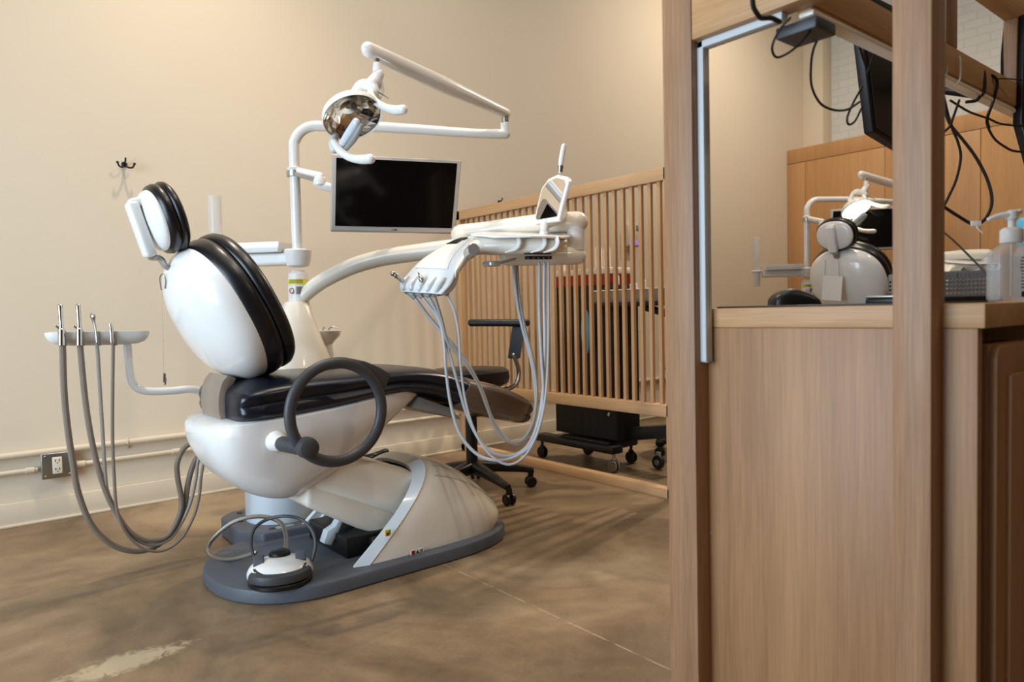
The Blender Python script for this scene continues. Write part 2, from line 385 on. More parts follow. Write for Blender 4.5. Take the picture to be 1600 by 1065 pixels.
# honey veneer cabinet wall at the far end
t = thing('veneer_cabinet', 'honey oak veneer cabinet wall at the far end of the room', 'cabinet', (7.1, 2.0, 0))
b = nb(); box(b, (6.92, -1.6, 0), (7.4, 3.915, 2.5), .003); obj('body', b, M['veneer'], t)
b = nb(); box(b, (6.9, -1.6, 2.365), (6.925, 3.915, 2.505), .002); obj('fascia', b, M['veneer'], t)
ys = [3.915, 3.722, 2.95, 2.174, 1.4, .6, -.2, -1.0]
for a, c in zip(ys, ys[1:]):
    b = nb(); box(b, (6.9, c+.002, .08), (6.92, a-.002, 2.36), .002); obj('door', b, M['veneer'], t)

# ------------------------------------------------------------------ slatted screen
t = thing('slatted_screen', 'honey wood slatted screen partition standing out from the back wall', 'screen', (2.75, 3.0, 0))
S0, S1 = 2.13, 3.90
b = nb(); box(b, (2.725, S0, 1.527), (2.775, S1, 1.588), .003); obj('top_rail', b, M['slatY'], t)
b = nb(); box(b, (2.725, S0, .395), (2.775, S1, .455), .003); obj('middle_rail', b, M['slatY'], t)
b = nb(); box(b, (2.725, S0, 0), (2.775, S1, .048), .003); obj('bottom_rail', b, M['slatY'], t)
b = nb(); box(b, (2.725, S1-.045, .0), (2.775, S1, 1.59), .003); obj('stile', b, M['slatZ'], t)
b = nb(); box(b, (2.725, S0, .0), (2.775, S0+.05, 1.59), .003); obj('stile', b, M['slatZ'], t)
y = S0+.05+.03; sl = None
while y < S1-.06:
    b = nb(); box(b, (2.740, y, .455), (2.760, y+.020, 1.527), .0015, 1)
    obj('slat', b, M['slatZ'], t); y += .0585

# ================================================================== DENTAL BAY
BAY = []          # things copied into the second bay
# ------------------------------------------------------------------ dental chair
CY0 = 2.5
ch = thing('dental_chair', 'white and black reclining dental chair in front of the slatted screen', 'dental chair', (1.2, CY0, 0)); BAY.append(ch)
def plate(bm, z0, z1, inset=0, n=64):
    rings = []
    def ring(d):
        P = []
        for k in range(n):
            a = 2*PI*k/n
            if math.cos(a) < 0: c, s = se(a, .9); x = 1.02+(.325-d)*c
            else: c, s = se(a, .72); x = 1.40+(.46-d)*c
            P.append((x, s*(.33-d)))
        return P
    for d, z in ((inset+.006, z0), (inset, z0+.006), (inset, z1-.012), (inset+.004, z1-.004), (inset+.014, z1)):
        rings.append([(x, CY0+y, z) for x, y in ring(d)])
    return loft(bm, rings)
b = nb(); plate(b, 0, .05); obj('base_plate', b, M['basegrey'], ch)
# hood over the foot end of the base
HOOD = [(1.15, 1.475, .300, .275), (1.25, 1.53, .292, .28), (1.38, 1.60, .262, .28), (1.50, 1.67, .218, .278), (1.61, 1.73, .165, .27), (1.70, 1.78, .110, .25), (1.76, 1.805, .065, .21), (1.79, 1.81, .03, .15)]
def hoodring(st, k=1.0, n=36, dz=.05):
    xb, xt, h, w = st; P = []
    for i in range(n+1):
        a = PI*i/n; c, s = se(a, .62)
        P.append((xb+(xt-xb)*s, CY0-w*c*k, dz+h*s*k))
    return P
b = nb(); R = [hoodring(s) for s in HOOD]
fine = []
for i in range(len(R[0])):
    fine.append(catmull([r[i] for r in R], 4))
R2 = [[fine[i][k] for i in range(len(fine))] for k in range(len(fine[0]))]
loft(b, R2, cap=False, closed=False)
e = R2[-1]; c_ = b.verts.new((1.81, CY0, .05)); vs = [b.verts.new(p) for p in e]
for i in range(len(vs)-1): b.faces.new((vs[i], vs[i+1], c_))
bmesh.ops.recalc_face_normals(b, faces=b.faces[:])
hood = obj('base_cover', b, M['ivory'], ch)
for i in (10, 13):
    q_ = fine[i][3:-3]; b = nb(); tube(b, [p+Vector((0, -.0004, .0004)) for p in q_], .0011, 6, 1); obj('seam', b, M['midgrey'], hood)
b = nb(); o_ = hoodring(HOOD[0], 1.004); i_ = hoodring(HOOD[0], .86); i_ = [(x+.0, y, z+.0) for x, y, z in i_]
ov = [b.verts.new(p) for p in o_]; iv = [b.verts.new(p) for p in i_]; bk = [b.verts.new((x+.10, y, z)) for x, y, z in i_]
for k in range(len(ov)-1):
    b.faces.new((ov[k], ov[k+1], iv[k+1], iv[k])); b.faces.new((iv[k], iv[k+1], bk[k+1], bk[k]))
bmesh.ops.recalc_face_normals(b, faces=b.faces[:]); obj('opening_rim', b, M['white'], ch)
b = nb(); ra = hoodring(HOOD[0], 1.0); n_ = len(ra)
rb = [Vector((p[0]+.004, CY0+(p[1]-CY0)*1.012, .05+(p[2]-.05)*1.012)) for p in ra]
rc = [Vector((p[0]-.050, CY0+(p[1]-CY0)*.955, .05+(p[2]-.05)*.955)) for p in ra]
rd = [Vector((p[0]-.046, CY0+(p[1]-CY0)*.90, .05+(p[2]-.05)*.91)) for p in ra]
re_ = [Vector((p[0]+.05, CY0+(p[1]-CY0)*.90, .05+(p[2]-.05)*.91)) for p in ra]
loft(b, [rb, rc, rd, re_], cap=False, closed=False); obj('front_band', b, M['bluewhite'], ch)
# stickers on the hood
def quadPY(b, P, Y0, th=.0012):
    pts = [PY(x, y, Y0) for x, y in P]; prism(b, pts, (0, -th, 0), 0); return b
b = nb()
p = PY(606, 832, CY0-.282); obox(b, p+Vector((.0, -.0, 0)), Vector((.022, 0, .0)), Vector((0, .003, 0)), Vector((0, 0, .022)), 0); s_ = obj('warning_label', b, M['yellow'], ch, 'small square label with red, yellow and green fields')
b = nb(); obox(b, p+Vector((-.002, -.002, -.004)), (.010, 0, 0), (0, .003, 0), (0, 0, .012), 0); obj('label_print', b, M['red'], s_)
b = nb(); obox(b, p+Vector((.006, -.002, .005)), (.007, 0, 0), (0, .003, 0), (0, 0, .008), 0); obj('label_print', b, M['green'], s_)
p = PY(652, 861, CY0-.291); b = nb(); obox(b, p, (.054, 0, 0), (0, .003, 0), (0, 0, .016), 0); s_ = obj('warning_label', b, M['paper'], ch, 'small row of red and black warning symbols')
b = nb(); obox(b, p+Vector((-.018, -.001, 0)), (.015, 0, 0), (0, .003, 0), (0, 0, .014), 0); obj('label_print', b, M['red'], s_)
b = nb()
q = p+Vector((0, -.0015, 0)); prism(b, [q+Vector((-.007, 0, -.006)), q+Vector((.007, 0, -.006)), q+Vector((0, 0, .006))], (0, -.001, 0), 0)
for k in range(3): obox(b, p+Vector((.0165, -.001, .005-.005*k)), (.013, 0, 0), (0, .003, 0), (0, 0, .0022), 0)
obj('label_print', b, M['ink'], s_)
# lift links
def prismY(P, y0, y1, bev, seg=3, name='x', m=None, parent=ch, Yp=None, label=None):
    Yp = y0 if Yp is None else Yp
    pts = [PY(x, y, Yp) for x, y in P]; pts = [Vector((p.x, y0, p.z)) for p in pts]
    b = nb(); prism(b, pts, (0, y1-y0, 0), bev, seg); return obj(name, b, m, parent, label)
prismY([(470,742),(530,700),(565,716),(652,736),(690,790),(640,820),(606,803),(492,768)], 2.33, 2.67, .045, 5, 'lift_arm', M['ivory'])
prismY([(480,750),(520,740),(640,808),(660,850),(600,838),(560,826),(478,792)], 2.345, 2.655, .02, 3, 'lift_arm', M['ivory'])
b = nb(); box(b, (1.12, 2.33, .05), (1.52, 2.66, .125), .008); cyl(b, (1.2, 2.3, .1), (1.5, 2.3, .1), .018); obj('lift_motor', b, M['black'], ch)
prismY([(531,810),(537,812),(529,832),(518,852),(506,849),(512,830),(524,822)], 2.42, 2.46, .003, 2, 'bracket', M['bluewhite'])
# seat shell: a boat-shaped hull under the seat
SH = [(.668, .545, .520, .10), (.685, .560, .465, .17), (.725, .575, .400, .215), (.785, .582, .345, .235), (.86, .585, .300, .242), (.94, .59, .282, .245),
      (1.02, .597, .300, .245), (1.10, .605, .340, .243), (1.18, .615, .400, .238), (1.26, .625, .458, .23), (1.34, .632, .520, .215), (1.41, .632, .572, .19), (1.45, .628, .60, .16)]
b = nb(); rings = []
for x, zt, zb, w in SH:
    P = []
    for i in range(28):
        a = PI+PI*i/27; c, s = se(a, .72); P.append(Vector((x, CY0+w*c, zt+(zt-zb)*s)))
    P += [Vector((x, CY0+w*.93, zt+.008)), Vector((x, CY0+w*.5, zt+.012)), Vector((x, CY0-w*.5, zt+.012)), Vector((x, CY0-w*.93, zt+.008))]
    rings.append(P)
fr = [catmull([r[i] for r in rings], 4) for i in range(len(rings[0]))]
loft(b, [[fr[i][k] for i in range(len(fr))] for k in range(len(fr[0]))]); obj('seat_shell', b, M['white'], ch, sharp=60)
# cushions: lofted lobed slabs
def pad(stations, name, m, groove=.06, n=56, gz=.05, e=.55, parent=ch, taper=None):
    """stations (centre, up-vector, half thickness, half width); section runs in Y and up"""
    rings = []
    for c, u, h, w in stations:
        c = Vector(c); u = Vector(u).normalized(); P = []
        for i in range(n):
            a = 2*PI*i/n; cc, ss = se(a, e)
            g = 1-groove*math.exp(-((ss-gz)/.14)**2)*(abs(cc) > .3)
            P.append(c+Vector((0, 1, 0))*(w*cc*g)+u*(h*ss))
        rings.append(P)
    fr = [catmull([r[i] for r in rings], 4) for i in range(n)]
    b = nb(); loft(b, [[fr[i][k] for i in range(n)] for k in range(len(fr[0]))]); return obj(name, b, m, parent, sharp=50)
def st(xb, zb, xt, zt, w):
    c = Vector(((xb+xt)/2, CY0, (zb+zt)/2)); u = Vector((xt-xb, 0, zt-zb)); return (c, u, u.length/2, w)
SEAT = [st(.742,.600,.742,.655,.17), st(.748,.585,.746,.675,.215), st(.765,.575,.76,.695,.238), (st(.81,.570,.80,.71,.248)), st(.88,.572,.88,.72,.25), st(1.0,.580,1.0,.724,.25), st(1.12,.597,1.13,.722,.25),
        st(1.22,.612,1.24,.722,.245), st(1.32,.622,1.35,.722,.24), st(1.40,.612,1.45,.716,.235), st(1.49,.590,1.54,.700,.235), st(1.56,.560,1.62,.672,.235), st(1.66,.525,1.71,.640,.23), st(1.80,.482,1.85,.598,.22),
        st(1.92,.449,1.97,.552,.205), st(1.985,.43,2.025,.52,.17), st(2.03,.425,2.05,.49,.09)]
pad(SEAT, 'seat_cushion', M['blue_sheen'], .085, gz=.08)
FC = [st(1.58,.545,1.65,.664,.237), st(1.66,.519,1.715,.645,.236), st(1.74,.494,1.79,.626,.231), st(1.80,.476,1.856,.604,.226), st(1.86,.46,1.91,.582,.219), st(1.90,.452,1.95,.565,.21), st(1.93,.444,1.98,.55,.2)]
FC = [(c+Vector((0, 0, .001)), u, h+.002, w+.003) for c, u, h, w in FC]
pad(FC, 'foot_cover', M['film'], .03, gz=-.2, e=.5)
prismY([(645,637),(656,620),(706,638),(720,655),(708,651)], 2.30, 2.70, .003, 2, 'leg_rest_plate', M['midgrey'], label='grey metal plate')
# backrest
BC = Vector((.772, CY0, .935)); BU = Vector((-.455, 0, .89)).normalized(); BN = Vector((BU.z, 0, -BU.x))   # BN points to the sitter
def slab(c, u, nn, hl, hw, layers, e=.85, n=64, yshift=0):
    """layers: (offset along normal, scale length, scale width)"""
    return [[c+nn*t+u*(hl*sl_*se(2*PI*i/n, e)[1])+Vector((0, 1, 0))*(hw*sw_*se(2*PI*i/n, e)[0]) for i in range(n)] for t, sl_, sw_ in layers]
def dome(t0, t1, p=2.6, k=10):
    out = []
    for i in range(k+1):
        f = i/k*.995; out.append((t0+(t1-t0)*f, (1-f**p)**(1/p), (1-f**p)**(1/p)))
    return out
b = nb(); loft(b, slab(BC, BU, BN, .242, .262, dome(0, -.135, 2.2, 14), .88)); obj('backrest_shell', b, M['white'], ch, sharp=60)
rim = [(-.012, .93, .93), (-.008, .985, .985), (.004, 1.02, 1.015), (.02, 1.045, 1.04), (.04, 1.05, 1.045), (.055, 1.035, 1.03), (.060, 1.01, 1.0), (.063, 1.035, 1.025), (.075, 1.05, 1.04), (.092, 1.045, 1.035), (.105, 1.01, 1.0), (.112, .93, .92), (.112, .7, .7), (.10, .4, .4), (.092, .05, .05)]
b = nb(); loft(b, slab(BC, BU, BN, .242, .262, rim, .88)); obj('backrest_cushion', b, M['leather'], ch, sharp=60)
# taupe hinge arm between seat shell and backrest
def c2(L, n=4): return [(p.x, p.y) for p in catmull([(x, y, 0) for x, y in L], n)]
OUT = [(356,586),(346,600),(341,628),(345,655),(364,692)]; INN = [(380,681),(366,655),(359,628),(362,608),(370,591)]
prismY(c2(OUT)+c2(INN), 2.405, 2.60, .003, 2, 'hinge_arm', M['taupe'])
# headrest
HC = Vector((.578, CY0, 1.236)); HU = Vector((-.30, 0, .954)).normalized(); HN = Vector((HU.z, 0, -HU.x))
b = nb(); loft(b, slab(HC, HU, HN, .098, .125, dome(0, -.032, 2.6, 10), .9)); hs = obj('headrest_shell', b, M['white'], ch, sharp=60)
rimh = [(-.006, .95, .95), (.0, 1.04, 1.03), (.008, 1.12, 1.08), (.019, 1.15, 1.1), (.029, 1.12, 1.08), (.032, 1.08, 1.05), (.035, 1.12, 1.09), (.043, 1.17, 1.12), (.052, 1.15, 1.1), (.059, 1.06, 1.02), (.060, .8, .8), (.054, .4, .4), (.05, .05, .05)]
b = nb(); loft(b, slab(HC, HU, HN, .098, .125, rimh, .9)); obj('headrest_cushion', b, M['leather'], ch, sharp=60)
b = nb(); p0, p1 = PY(209, 318, 2.47), PY(237, 396, 2.47); p0.y = p1.y = 2.5
ax = (p1-p0).normalized(); obox(b, (p0+p1)/2, ax*((p1-p0).length+.02), (0, .06, 0), ax.cross(Vector((0, 1, 0)))*.036, .012, 4)
obox(b, p0+Vector((.026, 0, .012)), (.07, 0, .022), (0, .05, 0), (-.009, 0, .028), .010, 3)
obj('headrest_bracket', b, M['white'], ch)
b = nb(); q0 = p1+ax*.01; tube(b, [q0, PY(250, 404, 2.5), PY(262, 418, 2.5), BC+BU*.2-BN*.03], .010, 8, 4, flat=2.2); obj('headrest_post', b, M['silver'], ch)
# ring-shaped armrest
RC = Vector((1.003, 2.12, .611)); b = nb()
torus(b, RC, (1, 0, 0), (0, 0, 1), .158, .0185, 72, 14, flat=.8)
PAD = [PY(x, y, 2.12) for x, y in [(505,563),(540,558),(570,564),(592,573),(611,584),(605,598),(599,612),(590,606),(572,584),(545,574),(510,578)]]
prism(b, [Vector((p.x, 2.112, p.z)) for p in PAD], (0, .045, 0), .008, 3)
k = PY(480, 699, 2.10); lathe(b, [(.018, -.028), (.030, -.022), (.0335, -.008), (.0335, .012), (.028, .026), (.022, .03)], k, (0, 1, 0), 28)
tube(b, [k+Vector((-.006, .0, .0)), k+Vector((-.03, .12, .0))], .025, 18, 1); obj('armrest', b, M['darkgrey'], ch, sharp=45)
b = nb(); tube(b, [k+Vector((-.034, .150, .002)), k+Vector((-.04, .23, .012))], [.031, .055], 20, 1); obj('armrest_boss', b, M['white'], ch)

# bib chain hanging from the top of the backrest
t = thing('bib_chain', 'thin ball chain with clip hanging behind the white backrest', 'chain', PY(256, 598, 2.55)); BAY.append(t)
p0, p1 = PY(254, 452, 2.55), PY(256, 585, 2.55); b = nb(); n = 44
for i in range(n+1): ball(b, p0.lerp(p1, i/n), .0018, seg=6)
obj('chain', b, M['chrome'], t)
b = nb(); tube(b, [PY(252, 452, 2.55), PY(250, 434, 2.53), PY(255, 428, 2.50), PY(259, 438, 2.5), PY(258, 450, 2.52)], .0022, 8, 5); obj('hook', b, M['steel'], t)
b = nb(); q = PY(257, 590, 2.55); obox(b, q, (.008, 0, 0), (0, .006, 0), (.002, 0, .03), .002); obox(b, q+Vector((.002, 0, -.012)), (.004, 0, 0), (0, .012, 0), (.003, 0, .022), .001); obj('clip', b, M['steel'], t)

# ------------------------------------------------------------------ foot control
fcx = PZ(438, 893, .08); fx, fy = fcx.x, fcx.y
t = thing('foot_control', 'white and dark grey foot control pedal on the chair base', 'foot control', (fx, fy, .05)); BAY.append(t)
dv = Vector((EYE.x-fx, EYE.y-fy, 0)).normalized(); rt = Vector((-dv.y, dv.x, 0)) * -1
if rt.dot(ray(1600, 532)-ray(0, 532)) < 0: rt = -rt
O3 = Vector((fx, fy, .05))
def loc(a, c, z): return O3+rt*a+dv*c+Vector((0, 0, z))
def disc(bm, layers, n=48, sx=.105, sy=.10, off=(0, 0)):
    loft(bm, [[loc(off[0]+sx*s*math.cos(2*PI*i/n), off[1]+sy*s*math.sin(2*PI*i/n), z) for i in range(n)] for s, z in layers])
b = nb(); disc(b, [(.93, 0), (.97, .004), (.97, .014), (.9, .02)], off=(0, .005)); obj('base', b, M['black'], t)
b = nb(); disc(b, [(.9, .018), (1.0, .024), (1.0, .036), (.93, .05), (.8, .062), (.6, .070), (.3, .074), (.02, .075)], off=(0, -.01)); obj('body', b, M['white'], t)
b = nb(); rg = []
for s, z, cc in [(1.02, .022, .0), (1.04, .034, .0), (1.0, .046, .0), (.85, .052, .0)]:
    P = []
    for i in range(25):
        a = math.radians(12)+math.radians(156)*i/24; P.append(loc(.098*s*math.cos(a), .018+.082*s*math.sin(a), z))
    for i in range(25):
        a = math.radians(168)-math.radians(156)*i/24; P.append(loc(.085*math.cos(a), .022+.018*math.sin(a), z+.008))
    rg.append(P)
loft(b, rg); obj('pedal', b, M['darkgrey'], t)
for s in (-1, 1):
    b = nb(); obox(b, loc(s*.066, -.005, .070), rt*.034, dv*.04+Vector((0, 0, -.014)), (0, 0, .022), .005, 3); obj('button', b, M['basegrey'], t)
b = nb(); lathe(b, [(.034, 0), (.036, .006), (.034, .016), (.024, .022), (.004, .023)], loc(0, -.045, .068), (0, 0, 1)); obj('dial', b, M['black'], t)
b = nb(); G = [PD(397, 872, 2.39), PD(392, 848, 2.41), PD(398, 825, 2.43), PD(418, 811, 2.45), PD(445, 806, 2.45), (PD(470, 811, 2.45)), PD(487, 828, 2.43), PD(493, 850, 2.41), PD(488, 874, 2.39)]
tube(b, G, .0058, 8, 6); obj('guard_loop', b, M['darkgrey'], t)
b = nb(); HP = [PD(447, 857, 2.44), PD(447, 838, 2.5), PD(440, 818, 2.56), PD(420, 808, 2.62), PD(395, 807, 2.66), PD(365, 815, 2.68), PD(338, 836, 2.67), PD(324, 857, 2.64), PD(334, 871, 2.60), PD(360, 874, 2.54), PD(392, 866, 2.50), PD(400, 862, 2.49)]
tube(b, HP, .0078, 10, 10); h_ = obj('hose', b, M['steel'], t, 'corrugated metal hose')

# ------------------------------------------------------------------ unit behind the chair: floor box, body, pole
PX0, PY0 = 1.29, 3.08
u = thing('dental_unit', 'white water unit column with tall pole standing behind the reclined chair', 'dental unit', (1.2, 2.95, 0)); BAY.append(u)
b = nb(); prism(b, [(.91, 2.86, 0), (.97, 2.74, 0), (1.5, 2.70, 0), (1.56, 2.76, 0), (1.56, 3.16, 0), (.98, 3.16, 0), (.92, 3.10, 0)], (0, 0, .082), .012, 3); fb = obj('floor_box', b, M['basegrey'], u)
b = nb()
for x, y in ((.96, 2.97), (1.0, 3.1), (1.02, 2.78)): cyl(b, (x, y, .081), (x, y, .085), .012)
obj('screw_cap', b, M['black'], fb)
b = nb(); obox(b, (1.07, 2.77, .0825), (.07, 0, 0), (0, .035, 0), (0, 0, .002), 0); obj('rating_label', b, M['silver'], fb)
b = nb(); lathe(b, [(.135, .08), (.137, .09), (.135, .30), (.125, .48), (.10, .5)], (1.115, 2.94, 0), seg=40); obj('pedestal', b, M['bluewhite'], u)
b = nb(); rg = []
for z, cx_, cy_, hx, hy in [(.30, 1.2, 2.98, .14, .12), (.45, 1.22, 2.99, .15, .13), (.60, 1.25, 3.01, .15, .13), (.72, 1.26, 3.03, .135, .12), (.82, 1.265, 3.05, .10, .10), (.90, 1.27, 3.06, .072, .08), (.96, 1.27, 3.07, .055, .07), (.985, 1.27, 3.075, .04, .055)]:
    rg.append([Vector((cx_+hx*se(2*PI*i/40, .8)[0], cy_+hy*se(2*PI*i/40, .8)[1], z)) for i in range(40)])
loft(b, rg); obj('body', b, M['ivory'], u)
b = nb(); lathe(b, [(.052, .70), (.052, .962), (.046, .966), (.045, 1.085), (.041, 1.11), (.030, 1.12), (.028, 1.125)], (PX0, PY0, 0), seg=28); lo = obj('lower_column', b, M['whitesoft'], u)
def wrap(b, z0, z1, a0, a1, r):
    n = 14; A = [[(PX0+r*math.cos(a0+(a1-a0)*i/n), PY0+r*math.sin(a0+(a1-a0)*i/n), z) for i in range(n+1)] for z in (z0, z1)]
    loft(b, A, False, False)
camang = math.atan2(-PY0, -PX0)
b = nb(); wrap(b, 1.062, 1.085, camang-1.35, camang+.9, .0462); lb = obj('warning_label', b, M['yellow'], lo, 'yellow warning label wrapped round the column')
b = nb(); wrap(b, 1.018, 1.052, camang-.3, camang+1.1, .0460); obj('rating_label', b, M['silver'], lo)
b = nb()
for zz in (1.068, 1.074, 1.079): wrap(b, zz, zz+.0022, camang-1.0, camang+.4, .0466)
obj('label_print', b, M['ink'], lb)
b = nb(); wrap(b, 1.02, 1.025, camang-.75, camang-.45, .0465); torus(b, (PX0+.0475*math.cos(camang-.7), PY0+.0475*math.sin(camang-.7), 1.034), (math.sin(camang-.7), -math.cos(camang-.7), 0), (0, 0, 1), .011, .0015, 24, 6); obj('symbol', b, M['red'], lo)
b = nb(); lathe(b, [(.03, 1.14), (.048, 1.146), (.056, 1.17), (.062, 1.212), (.055, 1.218), (.025, 1.219)], (PX0, PY0, 0), seg=32)
p0 = Vector((PX0, PY0, 1.172)); p1 = PY(352, 404, 3.34); ax = (p1-p0); ax.z = 0
sd = Vector((-ax.y, ax.x, 0)).normalized()
obox(b, p0+ax*.5+Vector((0, 0, .005)), ax*1.0, sd*.085, (0, 0, .055), .014, 4); obj('tray_arm', b, M['whitesoft'], u)
b = nb(); torus(b, p0+ax*1.12+Vector((0, 0, .03)), ax, sd, .036, .007, 30, 8); obj('cup_holder', b, M['whitesoft'], u)
poleTop = 1.765; A1 = PZ(790, 209, 1.745)
# pole + horizontal arm, one bent tube
d1 = (A1-Vector((PX0, PY0, poleTop))); d1n = Vector((d1.x, d1.y, 0)).normalized()
P = [Vector((PX0, PY0, 1.2)), Vector((PX0, PY0, 1.45)), Vector((PX0, PY0, poleTop-.1))]
for a in (20, 40, 60, 80):
    a = math.radians(a); P.append(Vector((PX0, PY0, poleTop-.1))+d1n*(.1-.1*math.cos(a))+Vector((0, 0, .1*math.sin(a))))
P += [Vector((PX0, PY0, poleTop))+d1n*.14, Vector((PX0, PY0, poleTop))+d1n*.4, A1+Vector((0, 0, 0))-d1n*.15, A1]
b = nb(); tube(b, P, [.023]*8+[.023, .021, .023], 18, 3); obj('pole', b, M['white'], u)
# cuspidor
q = PY(505, 521, 3.1)
b = nb(); lathe(b, [(.03, -.16), (.045, -.10), (.04, -.05), (.055, -.03), (.075, -.012), (.082, .012), (.078, .016), (.068, .0), (.04, -.012), (.01, -.016)], q, (0, 0, 1), 36); cu = obj('cuspidor_bowl', b, M['white'], u)
b = nb()
for dx in (-.03, 0, .03): tube(b, [q+Vector((dx, 0, .0)), q+Vector((dx, 0, .022)), q+Vector((dx*1.5, -.01, .030)), q+Vector((dx*1.9, -.02, .024))], .003, 8, 4)
obj('water_spout', b, M['steel'], cu)

# tray on the arm, clear tube in its holder
t = solo('instrument_tray', loft(nb(), [[p0+ax*(.55+a_*.42*k_)+sd*(s_*.085*k_)+Vector((0, 0, z)) for a_, s_ in ((-1, -1), (1, -1), (1, 1), (-1, 1))] for z, k_ in ((.033, .9), (.036, .93), (.072, 1.0), (.076, 1.0), (.074, .95), (.042, .88))]), M['white'], 'shallow white plastic tray lying on the arm behind the chair', 'tray'); BAY.append(t)
cc = p0+ax*1.12
t = thing('cup_dispenser', 'clear upright acrylic tube standing left of the white tray', 'cup dispenser', (cc.x, cc.y, 1.10)); BAY.append(t)
b = nb(); lathe(b, [(.026, 1.19), (.0305, 1.20), (.0305, 1.46), (.029, 1.475), (.012, 1.478), (.001, 1.478)], (cc.x, cc.y, 0), seg=28); lathe(b, [(.027, 1.2), (.0285, 1.205), (.0285, 1.458), (.027, 1.470), (.001, 1.472)], (cc.x, cc.y, 0), seg=28); obj('tube', b, M['glass'], t)
b = nb(); lathe(b, [(.022, 1.08), (.026, 1.09), (.030, 1.19), (.034, 1.20), (.034, 1.204), (.026, 1.2)], (cc.x, cc.y, 0), seg=24); obj('cup', b, M['whitesoft'], t)

# ------------------------------------------------------------------ monitor on the pole
t = thing('monitor', 'flat black monitor with light grey bezel clamped to the pole', 'monitor', (PX0, PY0, 1.2)); BAY.append(t); mon = t
TL, TR, BL, BR = PD(518, 240, 2.97), PD(721.5, 250, 3.10), PD(516, 360.5, 2.96), PD(711.5, 364, 3.09)
uu = ((TR-TL)+(BR-BL)).normalized(); vv = ((TL-BL)+(TR-BR)).normalized(); vv = (vv-uu*vv.dot(uu)).normalized(); nn = uu.cross(vv)
def lerp4(a, c): return BL.lerp(BR, a).lerp(TL.lerp(TR, a), c)
if nn.dot(EYE-TL) < 0: nn = -nn
b = nb(); prism(b, [BL, BR, TR, TL], -nn*.028, .006, 3); obj('housing', b, M['bezel'], t)
b = nb(); prism(b, [lerp4(.036, .065), lerp4(.966, .065), lerp4(.966, .95), lerp4(.036, .95)], nn*.0015, 0); sm_ = obj('screen', b, M['screen'], t)
b = nb(); torus(b, lerp4(.485, .028)+nn*.001, uu, vv, .0032, .0006, 20, 5); obox(b, lerp4(.51, .028)+nn*.001, uu*.012, vv*.0045, nn*.001, 0); obj('maker_mark', b, M['ink'], t)
b = nb(); mc = lerp4(.5, .5)-nn*.03; obox(b, mc-nn*.012, uu*.12, vv*.12, nn*.03, .006); obj('mount_plate', b, M['midgrey'], t)
b = nb(); lathe(b, [(.024, -.014), (.036, -.012), (.036, .0), (.036, .012), (.024, .014)], (PX0, PY0, 1.552), (0, 0, 1)); j1 = PD(500, 283, 3.08); obox(b, (Vector((PX0, PY0, 1.55))+j1)/2+Vector((0, 0, .004)), (j1-Vector((PX0, PY0, 1.55))), (j1-Vector((PX0, PY0, 1.55))).cross(Vector((0, 0, 1))).normalized()*.05, (0, 0, .022), .008, 3); obj('clamp', b, M['silver'], t)
b = nb(); lathe(b, [(.02, -.028), (.028, -.02), (.028, .0), (.024, .012)], j1+Vector((0, 0, .004)), (0, 0, 1)); tube(b, [j1+Vector((0, 0, -.015)), j1.lerp(mc, .5)+Vector((0, 0, -.02))-nn*.03, mc-nn*.02], [.02, .018, .02], 14, 5); obj('arm', b, M['white'], t)
b = nb(); lathe(b, [(.0235, .0), (.03, .002), (.034, .012), (.024, .018)], (PX0, PY0, 1.564), (0, 0, 1)); tube(b, [(PX0, PY0, 1.568), j1+Vector((0, 0, .022))], .017, 12, 1); obj('clamp_cover', b, M['white'], t)

# ------------------------------------------------------------------ dental light
A2 = PD(576, 78, 2.60); A1t = A1+Vector((0, 0, .085))
t = thing('dental_light', 'round mirror dental light on a jointed white arm above the monitor', 'dental light', A1); BAY.append(t); lamp = t
b = nb(); cyl(b, A1, A1+Vector((0, 0, .05)), .022); obj('joint', b, M['white'], t)
b = nb(); cyl(b, A1+Vector((0, 0, .045)), A1t, .017); obj('joint_pin', b, M['steel'], t)
b = nb(); dd = (A2-A1t).normalized(); tube(b, [A1t-dd*.01+Vector((0, 0, .012)), A1t.lerp(A2, .5)+Vector((0, 0, .005)), A2-dd*.0], [.023, .034, .030], 18, 4, flat=.8); obj('arm', b, M['white'], t)
D = PD(551, 184, 2.52); toC = (EYE-D).normalized()
sy = Vector((0, 0, -1)); side = toC.cross(Vector((0, 0, 1))).normalized()      # side points left in the picture
ln = (toC*.56+Vector((0, 0, -.76))-side*.26).normalized()
lu = (Vector((0, 0, 1))-ln*ln.z).normalized(); lr = ln.cross(lu).normalized()    # lu up in dish plane
if lr.dot(side) > 0: lr = -lr
RD = .103
b = nb(); rings = []
n = 26
for r, dz in [(.10, -.055), (.3, -.052), (.48, -.045), (.66, -.034), (.82, -.020), (.97, -.004)]:
    rings.append([D+ln*dz+(lr*math.cos(2*PI*(i+.5*(len(rings)%2))/n)+lu*math.sin(2*PI*(i+.5*(len(rings)%2))/n))*RD*r for i in range(n)])
vs = [[b.verts.new(p) for p in r] for r in rings]
for i in range(len(vs)-1):
    for k_ in range(n): b.faces.new((vs[i][k_], vs[i][(k_+1) % n], vs[i+1][(k_+1) % n], vs[i+1][k_]))
b.faces.new(vs[0])
bmesh.ops.recalc_face_normals(b, faces=b.faces[:])
rf = obj('reflector', b, M['chrome'], t, sharp=2)
for p in rf.data.polygons: p.use_smooth = False
b = nb(); lathe(b, [(RD*.985, -.002), (RD*1.02, .002), (RD*1.035, -.006), (RD*1.0, -.025), (RD*.8, -.048), (RD*.45, -.064), (.01, -.068)], D, ln, 40, cap=False); obj('head', b, M['white'], t)
b = nb(); stt = PD(589, 92, 2.60)
